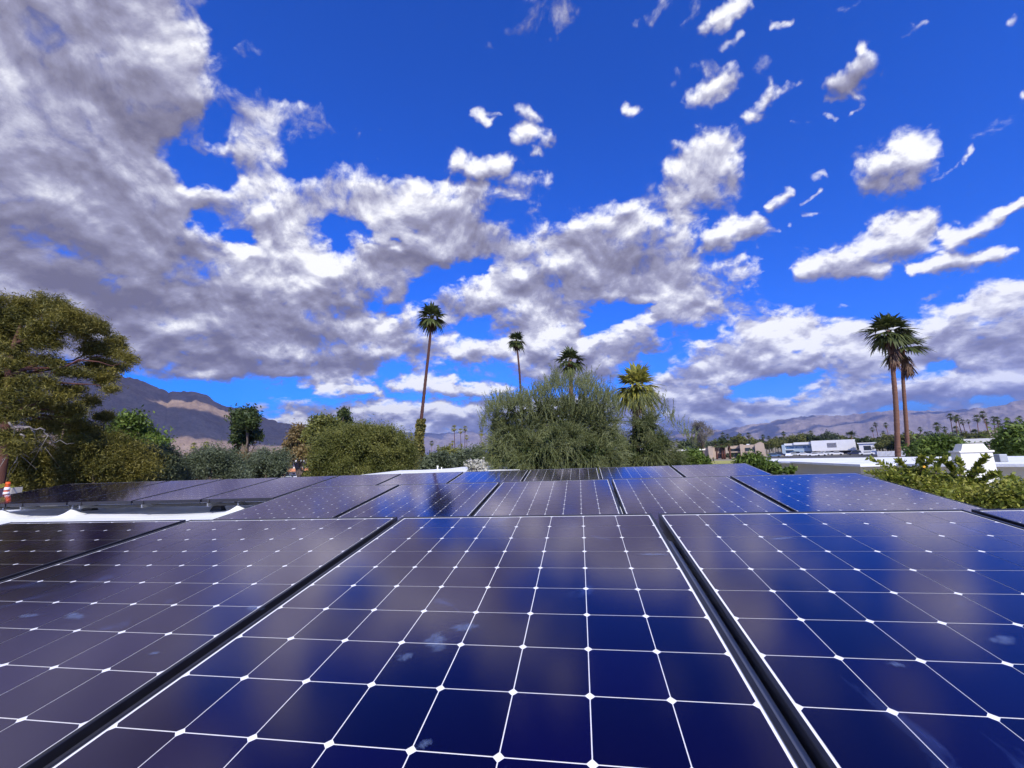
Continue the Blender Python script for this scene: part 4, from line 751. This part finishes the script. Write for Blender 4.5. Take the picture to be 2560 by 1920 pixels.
while x < 720: belt.append((x, g.uniform(120, 260), 0 if g.random() < .5 else 3)); x += g.uniform(12, 20)
cnt = {}
for x, d, f_ in belt:
    q = copy_tree(RM[f_]); p_ = at(x, horizon(x), d); s = g.uniform(.75, 1.15)*(1.0 if x > 1700 else .8); q.location = (p_[0], p_[1], GZ-.1); q.scale = (s*1.25, s*1.25, s*(g.uniform(1.15, 1.6) if x < 2120 else g.uniform(.85, 1.15))); q.rotation_euler = (0, 0, g.uniform(0, 6.28))
    key = ('olive-green', 'grey-green', 'dark green', 'dry yellowish')[f_]; wd = wordsfor(x); cnt[(key, wd)] = cnt.get((key, wd), 0)+1; i_ = cnt[(key, wd)]
    tag(q, '%s far tree %s%s' % (key, wd, '' if i_ == 1 else ', %s from left' % (ordn[i_-1] if i_ < 12 else 'last')), 'tree', 'round trees of the far belt')
for o in RM:
    for ch in list(o.children): bpy.data.objects.remove(ch)
    bpy.data.objects.remove(o)
# ------------------------------------------------------------------ the near bush at the right with long leafy shoots
g = G(401); d = 5.6
bb_ = [wb(2330, 1230, 70, 28, d), wb(2400, 1238, 80, 32, d), wb(2480, 1256, 80, 26, d-.3), wb(2270, 1210, 36, 15, d), wb(2295, 1186, 20, 9, d+.1), wb(2350, 1206, 40, 13, d+.2), wb(2430, 1215, 30, 11, d+.1), wb(2540, 1250, 50, 26, d-.4), wb(2520, 1225, 40, 16, d-.2), wb(2430, 1250, 120, 20, d-.2), wb(2600, 1265, 60, 40, d-.4), wb(2230, 1195, 25, 12, d)]
base = np.array([bb_[1][0][0], bb_[1][0][1], GZ]); nb = empty('citrus_bush', base, 'leafy yellow-green bush with long shoots at the right end of the panels', 'bush')
mb = MB(); fk = np.array(bb_[1][0])-np.array([0, 0, .8]); mb.tube([base, fk], [.10, .06], 8); limbs(mb, fk, [b[0] for b in bb_], .03, g)
P = crown_points(bb_, g, 420, 30000, .085, (.3, 1.05), 1, -.9); LV = [leaf_quads(P, .019, g, .42, np.tile([0, 0, .6], (len(P), 1)))]
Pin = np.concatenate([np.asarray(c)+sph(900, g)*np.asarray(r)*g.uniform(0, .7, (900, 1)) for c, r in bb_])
for pl in ([(2330, 1195), (2250, 1178), (2205, 1160), (2172, 1146)], [(2310, 1210), (2240, 1192), (2195, 1185), (2165, 1182)], [(2290, 1190), (2262, 1165), (2245, 1152)], [(2340, 1185), (2345, 1160), (2365, 1147)], [(2430, 1190), (2442, 1165), (2468, 1142)], [(2400, 1190), (2405, 1165), (2395, 1150)], [(2300, 1180), (2320, 1155), (2332, 1148)], [(2450, 1210), (2475, 1190), (2495, 1183)], [(2500, 1220), (2525, 1200), (2540, 1196)], [(2380, 1200), (2385, 1175), (2370, 1160)], [(2310, 1170), (2300, 1152), (2308, 1142)], [(2420, 1200), (2440, 1182), (2450, 1178)]):
    W_ = np.array([at(x, y, d+g.uniform(-.1, .1)) for x, y in pl]); s = np.linspace(0, len(pl)-1, 14); C = np.stack([np.interp(s, range(len(pl)), W_[:, i]) for i in range(3)], 1)
    mb.tube(C, np.linspace(.006, .002, 14), 5); k = 150; tt = g.uniform(0, 13, k); i0 = tt.astype(int).clip(0, 12); P_ = C[i0]+(C[i0+1]-C[i0])*(tt-i0)[:, None]; dr = C[i0+1]-C[i0]; dr /= np.linalg.norm(dr, axis=1)[:, None]
    v = sph(k, g)*.9+dr*.8+np.array([0, 0, .3]); v /= np.linalg.norm(v, axis=1)[:, None]; w = np.cross(v, sph(k, g)); w /= np.linalg.norm(w, axis=1)[:, None]; l = g.uniform(.03, .058, k)[:, None]
    LV.append(np.stack([P_, P_+v*l*.5-w*l*.22, P_+v*l, P_+v*l*.5+w*l*.22], 1))
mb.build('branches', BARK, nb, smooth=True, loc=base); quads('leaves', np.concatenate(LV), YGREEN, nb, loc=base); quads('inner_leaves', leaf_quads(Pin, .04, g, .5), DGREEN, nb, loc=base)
fl = MB(); c = at(2310, 1167, d-.2)
for a in range(5): fl.tube([c, c+np.array([math.cos(a*1.26), -.2, math.sin(a*1.26)])*.012], [.006, .003], 6)
fl.build('orange_blossom', plain('orange_petal', (.85, .42, .02), None, 5), nb, loc=base)
# ================================================================== neighbouring white roofs at the right
LIME = plain('pale_limewash', (0.80, 0.78, 0.71), (0.72, 0.71, 0.65), 1.3, .85, 8, bump=.12)
wh = empty('white_flat_house', onz(2200, 1160, -.26)*np.array([1, 1, 0])+np.array([0, 0, GZ]), 'neighbouring white flat-roofed house with parapets at the right', 'house'); wl = np.array(wh.location)
def poly_prism(name, pxs, z, dz, mat, parent, loc):
    mb = MB(); mb.prism([onz(x, y, z) for x, y in pxs], (0, 0, dz)); return mb.build(name, mat, parent, loc=loc)
# raised part: top surface at z=-.26, its front wall below
poly_prism('upper_roof', [(1908, 1153), (1952, 1153.5), (1978, 1153.5), (2150, 1161), (2240, 1159), (2300, 1160), (2700, 1160), (2700, 1139), (2300, 1142), (1908, 1147)], -.26, (-.05), WHITE, wh, wl)
poly_prism('parapet_wall', [(1911, 1154), (1952, 1154.5), (1979, 1154.8), (2149, 1162), (2240, 1160), (2300, 1161), (2700, 1161), (2700, 1141), (2300, 1143), (1911, 1148)], -.311, -1.1, LIME, wh, wl)
poly_prism('lower_roof', [(1880, 1186), (2200, 1200), (2420, 1215), (2800, 1215), (2800, 1150), (1900, 1153)], -.86, -.06, WHITE, wh, wl)
mb = MB(); q0 = [onz(x, y, -.93) for x, y in ((1890, 1185), (2200, 1198), (2420, 1213), (2790, 1213), (2790, 1152), (1905, 1155))]; mb.prism(q0, (0, 0, GZ+.93)); mb.build('outer_wall', LIME, wh, loc=wl)
# right-hand lower parapet strip
poly_prism('front_parapet', [(2400, 1198), (2800, 1188), (2800, 1178), (2440, 1183), (2395, 1190)], -.62, -.5, WHITE, wh, wl)
# chimney: wide body, ledge, tapered top
dC = 9.6; c0 = at(2440, 1190, dC); ux = np.array([RT[0], RT[1], 0]); ux /= np.linalg.norm(ux); ang = R(-18); ux = np.array([ux[0]*math.cos(ang)-ux[1]*math.sin(ang), ux[0]*math.sin(ang)+ux[1]*math.cos(ang), 0]); uy = np.array([-ux[1], ux[0], 0])
def zof(px, py): return at(px, py, dC)[2]
def frustum(mb, c, w0, dp0, z0, w1, dp1, z1):
    V_ = []
    for (w, dp, z) in ((w0, dp0, z0), (w1, dp1, z1)):
        for sx, sy in ((-1, -1), (1, -1), (1, 1), (-1, 1)): V_.append(c*np.array([1, 1, 0])+ux*sx*w/2+uy*sy*dp/2+np.array([0, 0, z]))
    mb.add(V_, [(0, 1, 2, 3), (7, 6, 5, 4), (0, 4, 5, 1), (1, 5, 6, 2), (2, 6, 7, 3), (3, 7, 4, 0)])
kc = K(2440, dC)[0]*1.0; k = kc; zt, zl0, zl1 = zof(2440, 1109), zof(2440, 1126), zof(2440, 1131)
mb = MB(); frustum(mb, c0, 104*k, 60*k, -1.2, 92*k, 54*k, zl1); mb.build('chimney', LIME, wh, loc=wl)
mb = MB(); frustum(mb, c0, 102*k, 62*k, zl1, 102*k, 62*k, zl0); mb.build('chimney_ledge', LIME, wh, loc=wl, bevel=.008)
mb = MB(); frustum(mb, c0, 80*k, 46*k, zl0, 60*k, 38*k, zt); mb.build('chimney_top', LIME, wh, loc=wl)
mb = MB(); cu_ = at(2500, 1140, 11); mb.box(-.06, .06, -.06, .06, -.10, .03, 0, (np.eye(3), cu_)); o = mb.build('roof_unit', plain('grey_metal', (.38, .41, .44), None, 8, .4), bevel=.01); tag(o, 'small grey metal box on the parapet right of the chimney', 'vent')
# white roof wing behind the back row
wg = empty('white_roof_wing', onz(1050, 1182, -.2)*np.array([1, 1, 0])+np.array([0, 0, GZ]), 'low white roof wing seen above the back panels, below the ivy-clad palm', 'house'); wgl = np.array(wg.location)
poly_prism('roof', [(880, 1196), (1010, 1202), (1300, 1190), (1300, 1164), (1176, 1165), (1125, 1171), (1060, 1174.5), (1000, 1176), (903, 1187)], -.22, -.07, WHITE, wg, wgl)
mb = MB(); mb.prism([onz(x, y, -.3) for x, y in ((890, 1197), (1010, 1201), (1290, 1191), (1290, 1169), (1176, 1170), (1125, 1174), (1060, 1178), (1000, 1180), (915, 1188))], (0, 0, GZ+.3)); mb.build('wall', LIME, wg, loc=wgl)
for n_, (x, y, h, r_) in enumerate(((1094, 1176, .12, .022), (1104, 1174, .05, .014))):
    p_ = onz(x, y, -.22); mb = MB(); mb.tube([p_, p_+np.array([0, 0, h])], r_, 10); mb.tube([p_+np.array([0, 0, h]), p_+np.array([0, 0, h+.03])], r_*1.4, 10)
    tag(mb.build('vent_pipe', WHITE), ['taller white vent pipe on the low white roof wing', 'stubby white vent pipe right of the taller one'][n_], 'vent pipe')
# ================================================================== distant buildings
def facing(px, d, turn=0):
    c = at(px, horizon(px), d); a = math.atan2(c[0]-CAM[0], c[1]-CAM[1])+turn; X_ = np.array([math.cos(a), -math.sin(a), 0]); Y_ = np.array([math.sin(a), math.cos(a), 0])
    return np.array([c[0], c[1], GZ]), np.stack([X_, Y_, [0, 0, 1.0]], 1)
GLASS = plain('dark_window_glass', (.03, .04, .05), None, 5, .15); BLUEG = plain('blue_shopfront_glass', (.12, .22, .34), (.08, .16, .28), .5, .2)
TAN = plain('tan_stucco', (.44, .35, .27), (.38, .30, .235), .3, .9); SHADE = plain('dark_trim_and_shade', (.10, .08, .08), None, 1); WPAINT = plain('white_paint', (.78, .78, .78), (.7, .7, .72), .6, .6)  # SHADE: dark trim colour, also painted in for shade in the recess
RED = plain('terracotta_red_roof', (.42, .10, .06), (.32, .08, .05), 1, .8); ORANGE = plain('salmon_orange_paint', (.55, .22, .10), (.48, .19, .09), .5, .8); BLUEW = plain('pale_blue_wall', (.38, .47, .55), (.32, .42, .5), .4, .8)
d = 205; o_, Mx = facing(1832, d, 0); kx, k = K(1832, d)
def B(mb, x0, x1, y0, y1, z0, z1): mb.box((x0-1832)*kx, (x1-1832)*kx, y0, y1, z0*k, z1*k, 0, (Mx, o_))
fl_ = empty('beige_flats', o_, 'two-storey beige stucco flats with stepped walls beyond the lawn', 'building')
mb = MB()
for a, b, h, dy in ((1755, 1770, 27, 2), (1768, 1780, 31, 0), (1780, 1788, 28, 1.5), (1812, 1822, 30, -1.5), (1822, 1850, 30, 2), (1849, 1858, 33, -.5), (1858, 1885, 31, .3)): B(mb, a, b, dy, 9, -2, h)
B(mb, 1788, 1812, 4, 9.2, -2, 28)
P_ = [(1885, -2), (1909, -2), (1907, 33), (1900, 37), (1894, 35), (1885, 30.5)]; T0 = np.array([((x-1832)*kx, -.2, z*k) for x, z in P_])@Mx.T+o_; mb.prism(T0, Mx@np.array([0, 9.3, 0])); mb.build('wall', TAN, fl_, loc=o_)
mb = MB()
for a, b, z0, z1, y in ((1824, 1848, 17, 23, 1.9), (1824, 1848, 3, 12, 1.9), (1861, 1874, 14, 24, .2), (1879, 1884, 14, 25, .2), (1861, 1877, 0, 8, .2), (1796, 1806, 14, 22, 3.9), (1796, 1806, 3, 10, 3.9), (1751, 1754, 14, 22, 4)): B(mb, a, b, y-.12, y, z0, z1)
mb.build('windows', GLASS, fl_, loc=o_)
mb = MB(); B(mb, 1861, 1874, -.9, .05, 13, 15.5); B(mb, 1790, 1811, 2.6, 3.9, 11, 12.5); B(mb, 1824, 1848, .6, 1.8, 13.5, 16); mb.build('balcony', TAN, fl_, loc=o_)
mb = MB()
for i in range(13):
    a0, a1 = math.pi*i/13, math.pi*(i+1)/13; T0 = [((1893-1832+r_*math.cos(a))*kx, -.35, (r_*1.0*math.sin(a)+1)*k) for r_, a in ((6.5, a0), (9, a0), (9, a1), (6.5, a1))]; mb.prism(np.array(T0)@Mx.T+o_, Mx@np.array([0, .25, 0]))
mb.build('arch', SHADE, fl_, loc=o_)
mb = MB(); B(mb, 1786, 1814, 2, 9.3, 28.2, 30); B(mb, 1866, 1873, 1, 8, 31.1, 33); mb.build('roof', WPAINT, fl_, loc=o_)
d = 235; o_, Mx = facing(2045, d, R(4)); kx, k = K(2045, d)
def B2(mb, x0, x1, y0, y1, z0, z1): mb.box((x0-2045)*kx, (x1-2045)*kx, y0, y1, z0*k, z1*k, 0, (Mx, o_))
lb_ = empty('long_white_building', o_, 'long white and pale blue commercial building behind the parked cars', 'building')
mb = MB(); B2(mb, 1948, 1957, 0, 12, -2, 26); B2(mb, 1957, 2030, 1.5, 12, -2, 25); mb.build('wall', BLUEW, lb_, loc=o_)
mb = MB(); B2(mb, 1955, 1980, .6, 12.2, 24, 29); B2(mb, 1981, 2037, .2, 12.2, 25, 31); mb.build('roof', WPAINT, lb_, loc=o_)
mb = MB(); B2(mb, 2027, 2133, -.4, 13, 8, 33.5); mb.build('white_hall', WPAINT, lb_, loc=o_)
mb = MB(); B2(mb, 2050, 2134, 2, 12, -2, 8); mb.build('recess', SHADE, lb_, loc=o_)  # dark colour stands in for the shade under the hall
mb = MB(); B2(mb, 1960, 1979, 1.3, 1.48, 16, 21); B2(mb, 1958, 1979, 1.3, 1.48, 0, 10)
for x in (1984, 2004, 2008, 2016, 2020): B2(mb, x, x+3.4, 1.3, 1.48, 17, 20.5)
for x in (1984, 1995, 2008, 2018): B2(mb, x, x+8, 1.3, 1.48, 0, 8)
mb.build('windows', BLUEG, lb_, loc=o_)
mb = MB()
for i in range(8): B2(mb, 2067+i*2.9, 2068.2+i*2.9, -.52, -.42, 16, 27)
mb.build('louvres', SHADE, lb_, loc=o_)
mb = MB(); B2(mb, 1958, 1980, .1, 1.3, 12.5, 14); mb.build('balcony', WPAINT, lb_, loc=o_)
d = 150; o_, Mx = facing(750, d, R(-3)); kx, k = K(750, d)
def B3(mb, x0, x1, y0, y1, z0, z1): mb.box((x0-750)*kx, (x1-750)*kx, y0, y1, z0*k, z1*k, 0, (Mx, o_))
mo = empty('motel', o_, 'two-storey motel with an orange balcony band behind the autumn tree', 'building')
mb = MB(); B3(mb, 700, 790, 1.6, 9, 0, 43); mb.build('wall', LIME, mo, loc=o_)
mb = MB(); B3(mb, 706, 786, -.2, 1.5, 19, 26); B3(mb, 712, 716, -.2, 1.6, 0, 19); B3(mb, 770, 774, -.2, 1.6, 0, 19); mb.build('balcony', ORANGE, mo, loc=o_)
mb = MB(); B3(mb, 704, 788, -.8, 9.3, 43.2, 46); mb.build('roof', WPAINT, mo, loc=o_)
mb = MB()
for x in (718, 728, 738, 758, 768, 778): B3(mb, x, x+6, 1.45, 1.58, 27, 40)
for x in (720, 734, 760, 774): B3(mb, x, x+5, 1.45, 1.58, 1, 15)
mb.build('windows', GLASS, mo, loc=o_)
mb = MB()
for x in range(708, 786, 3): B3(mb, x, x+.5, -.15, -.08, 26, 31)
B3(mb, 706, 786, -.18, -.05, 31, 31.8); mb.build('railing', SHADE, mo, loc=o_)
def simple_house(name, label, px, d, w, h, dep, wall, roof, seed, base=0, win=3, over=.4, rt=.35, turn=0):
    o_, Mx = facing(px, d, turn); r_ = empty(name, o_, label, 'building'); mb = MB(); mb.box(-w/2, w/2, 0, dep, 0, h, 0, (Mx, o_)); mb.build('wall', wall, r_, loc=o_)
    mb = MB(); mb.box(-w/2-over, w/2+over, -over, dep+over, h+.003, h+rt, 0, (Mx, o_)); mb.build('roof', roof, r_, loc=o_); mb = MB()
    for i in range(win): x = -w/2+w*(i+.5)/win; mb.box(x-w/win*.22, x+w/win*.22, -.06, -.003, h*.4, h*.8, 0, (Mx, o_))
    mb.build('windows', GLASS, r_, loc=o_); return r_
simple_house('red_roofed_house', 'low house with a terracotta red fascia right of the ivy column', 1098, 55, 3.2, 4.75, 6, LIME, RED, 1, rt=.8, win=2)
simple_house('cream_house', 'cream low houses glimpsed right of the willow shrub', 1705, 150, 13, 4.3, 10, TAN, LIME, 2, win=4)
simple_house('beige_block', 'wide beige building with dark slots behind the chimney', 2445, 60, 3.2, 5.0, 5, TAN, LIME, 3, win=3, over=.15)
simple_house('beige_annexe', 'taller plain beige annexe at the right edge above the green bush', 2535, 75, 3.6, 5.9, 9, TAN, TAN, 4, win=1, over=.05)
simple_house('orange_roofed_house', 'tiny orange-walled house glimpsed between the olive trees', 465, 60, 2.4, 4.9, 5, ORANGE, WPAINT, 5, win=1, rt=.25)
simple_house('white_shed', 'small white building right of the long white one', 2165, 215, 5, 4.2, 6, WPAINT, WPAINT, 6, win=1)
# slatted fence and a lamp
d = 185; o_, Mx = facing(2222, d, 0); fe = empty('slatted_fence', o_, 'white slatted fence behind the feet of the twin palms', 'fence'); mb = MB(); k = K(2222, d)[0]
for i in range(26): x = (2186+i*3.1-2222)*k; mb.box(x, x+.22, 0, .06, .0, 1.75, 0, (Mx, o_))
mb.build('slats', WPAINT, fe, loc=o_); mb = MB(); mb.box((2186-2222)*k, (2266-2222)*k, .07, .13, .3, .42, 0, (Mx, o_)); mb.box((2186-2222)*k, (2266-2222)*k, .07, .13, 1.4, 1.52, 0, (Mx, o_)); mb.build('rail', WPAINT, fe, loc=o_)
for n_, (x, w, h, mat, lb) in enumerate(((1820, 18, 17, 'g', 'round clipped dark shrub against the beige flats'), (1862, 13, 6, 'r', 'low red-flowering shrub before the flats'), (1850, 5, 6, 'r', 'tiny red shrub beside the red-flowering one'))):
    g = G(500+n_); d = 196; c = at(x, horizon(x), d); k = K(x, d)[0]; c[2] = GZ+h*k/2; P = crown_points([(c, (w*k/2, w*k/2, h*k/2))], g, 30, 1500, .4)
    rt_ = empty('clipped_shrub', (c[0], c[1], GZ), lb, 'shrub'); quads('crown', leaf_quads(P, .14, g), DGREEN if mat == 'g' else leafmat('red_blossom_%d' % n_, [(.25, .03, .02), (.4, .06, .03), (.5, .12, .06)], 1, .1), rt_, loc=np.array([c[0], c[1], GZ]))
    mb = MB(); mb.tube([(0, 0, 0), (0, 0, .4)], .08, 6); mb.build('stem', BARK, rt_)
for n_, x in enumerate((1789, 1802.5, 1808, 1822)):       # red-brown palm trunks standing before the flats, cut by their own dead skirts
    g = G(520+n_); d = 192; c = at(x, horizon(x), d); rt_ = empty('skirted_palm', (c[0], c[1], GZ), '%s of the four brown-skirted palms in front of the beige flats' % ('leftmost', 'second from left', 'third from left', 'rightmost')[n_], 'palm tree', 'brown-skirted palms before the flats')
    mb = MB(); mb.tube([(0, 0, 0), (.1, 0, 3), (0, 0, 6.0)], [.38, .33, .36], 9); mb.build('trunk', plain('red_skirt_bark', (.16, .05, .03), (.08, .03, .02), 2) if n_ == 0 else bpy.data.materials['red_skirt_bark'], rt_, True)
    lv, dr_ = palm_parts(g, np.array([0, 0, 6.1]), 2.6, n=26, nl=8, seg=2, dead=16, skirt=1.0, lo=-35); quads('crown', np.array(lv), FROND, rt_); quads('dry_fronds', np.array(dr_), DRY, rt_)
# ------------------------------------------------------------------ parked cars
def carmat(n, c): return plain(n, c, c, 1, .3, 0)
TYRE = plain('tyre_rubber', (.015, .015, .015), None, 5)
def make_car(body, suv=False):
    root = empty('parked_car', (0, 0, 0)); Hh = 1.7 if suv else 1.42; L2 = 2.3
    prof = [(-L2, .35), (-L2, .75), (-L2+.15, .9), (-1.5 if not suv else -2.1, .98), (-.95 if not suv else -1.85, Hh), (.55, Hh), (1.15, .98), (L2-.1, .85), (L2, .7), (L2, .35)]
    mb = MB(); mb.prism([(x, -.88, z) for x, z in prof], (0, 1.76, 0)); mb.build('body', body, root, bevel=.05)
    wp = [(-1.35 if not suv else -1.95, 1.0), (-.90 if not suv else -1.78, Hh-.08), (.50, Hh-.08), (1.02, 1.0)]; mb = MB(); mb.prism([(x, -.886, z) for x, z in wp], (0, 1.772, 0)); mb.build('windows', GLASS, root)
    for x in (-1.45, 1.4):
        for y in (-.80, .80): mb = MB(); mb.tube([(x, y-.11, .33), (x, y+.11, .33)], .33, 14); mb.build('wheel', TYRE, root)
    return root
CM = {'white': carmat('white_car_paint', (.75, .75, .76)), 'dark blue': carmat('navy_car_paint', (.03, .035, .08)), 'silver': carmat('silver_car_paint', (.42, .45, .48)), 'blue': carmat('blue_car_paint', (.10, .17, .30))}
CP_ = {k: make_car(v, k in ('blue', 'dark blue')) for k, v in CM.items()}
cars = [(1932, 160, 'blue', 5, 'blue car leftmost in the line before the long white building'), (1947, 172, 'dark blue', 2, 'dark car second in the line, left end of the long white building'), (1968, 158, 'white', 80, 'small white car seen end-on in the left part of the line'), (1979, 172, 'silver', 6, 'silver car under the blue balcony'), (1991, 175, 'dark blue', 3, 'dark car before the blue shopfront'), (2004, 168, 'white', 4, 'white car in front of the blue wall'), (2020, 178, 'dark blue', 0, 'dark car behind the white pair in the middle'), (2030, 160, 'white', 185, 'white car left of the front palm in the car line'), (2045, 162, 'white', 182, 'white car just right of the front palm in the car line'), (2056, 178, 'white', 0, 'white car tucked behind under the white hall'), (2066, 174, 'silver', 3, 'silver car below the louvred wall'), (2085, 166, 'white', 184, 'white car below the right part of the white hall'), (2131, 164, 'dark blue', 183, 'dark car at the right end of the white hall'), (2161, 160, 'white', 180, 'white car standing alone left of the slatted fence'), (2282, 150, 'white', 100, 'white car right of the twin palms'), (719, 108, 'silver', 175, 'silver car below the motel balcony'), (733, 112, 'dark blue', 10, 'dark car beside the silver one at the motel'), (682, 112, 'silver', 3, 'silver car half hidden by the olive tree'), (744, 104, 'white', 90, 'white car end-on right of the dark motel car')]
for n_, (x, d, kk_, rot_, lb) in enumerate(cars):
    d = d*1.28
    q = copy_tree(CP_[kk_]); o_, Mx = facing(x, d); a = math.atan2(Mx[1, 0], Mx[0, 0]); q.location = (o_[0], o_[1], GZ+.03); q.rotation_euler = (0, 0, a+R(rot_)); tag(q, lb, 'car', 'parked cars')
for o in CP_.values():
    for ch in list(o.children): bpy.data.objects.remove(ch)
    bpy.data.objects.remove(o)
# ================================================================== cone, tape and box at the far left of the roof
d = 12.0; c = at(15, 1240, d); HK = 34*K(15, d)[1]
cone = empty('traffic_cone', c, 'orange and white banded delineator cone at the left edge', 'cone')
OR = plain('orange_plastic', (.85, .12, .02), None, 4, .45); WT = plain('reflective_white_band', (.75, .72, .74), None, 8, .4); rr_ = lambda t: (.044-.016*t)
mb = MB()
mb.tube([c, c+np.array([0, 0, HK*.85]), c+np.array([0, 0, HK*.86]), c+np.array([0, 0, HK*.9]), c+np.array([0, 0, HK*.91]), c+np.array([0, 0, HK])], [rr_(0), rr_(.85), .036, .036, rr_(.9), rr_(1)], 20); mb.build('body', OR, cone, True, loc=c)
mb = MB(); mb.box(-.08, .08, -.08, .08, -.04, -.002, 0, (np.eye(3), c)); mb.build('base', STEEL, cone, loc=c)
for a, b in ((.12, .30), (.42, .62)):
    mb = MB(); mb.tube([c+np.array([0, 0, HK*a]), c+np.array([0, 0, HK*b])], [rr_(a)+.003, rr_(b)+.003], 20); mb.build('white_band', WT, cone, True, loc=c)
mb = MB(); YT = plain('yellow_tape', (.85, .75, .08), None, 5, .4)
def ribbon(mb, A_, B_, w, sag): 
    A_, B_ = np.array(A_), np.array(B_); n = 10; P_ = [A_+(B_-A_)*i/n-np.array([0, 0, sag*math.sin(math.pi*i/n)]) for i in range(n+1)]
    for i in range(n): mb.prism([P_[i], P_[i+1], P_[i+1]+np.array([0, 0, w]), P_[i]+np.array([0, 0, w*(1+.3*math.sin(i))])], (0, .002, 0))
ribbon(mb, at(15, 1216, d), at(-60, 1222, d-.5), .06, .04); ribbon(mb, at(15, 1214, d+.02), at(36, 1219, d+.4), .035, .02)
tag(mb.build('caution_tape', YT), 'yellow caution tape tied round the orange cone', 'tape')
bx = at(35, 1240, d+.4); GB = plain('weathered_grey_box', (.32, .30, .27), (.25, .23, .2), 6); mb = MB(); mb.box(-.04, .05, -.08, .08, -.3, .16, 0, (np.eye(3), bx)); tag(mb.build('utility_post', GB, bevel=.004), 'weathered grey post right of the orange cone', 'post')
bx = at(14, 1238, d+.7); NV = plain('navy_tarpaulin', (.03, .012, .04), (.02, .01, .025), 6); mb = MB(); mb.box(-.7, .16, -.12, .12, -.3, .12, 0, (np.eye(3), bx)); tag(mb.build('covered_crate', NV, bevel=.02), 'dark tarpaulin-covered crate behind the orange cone', 'crate')
# ================================================================== haze
mt = bpy.data.materials.new('valley_haze'); mt.use_nodes = True; nt = mt.node_tree; nt.nodes.clear(); v = N(nt, 'ShaderNodeVolumePrincipled'); v.inputs['Color'].default_value = (.34, .48, 1.0, 1); v.inputs['Density'].default_value = HAZE = 6.0e-5; v.inputs['Anisotropy'].default_value = .0
nt.links.new(v.outputs[0], N(nt, 'ShaderNodeOutputMaterial').inputs['Volume'])
mb = MB(); mb.box(-62000, 62000, -62000, 62000, GZ-1.5, 950); hz = mb.build('haze', mt); tag(hz, kind='stuff')
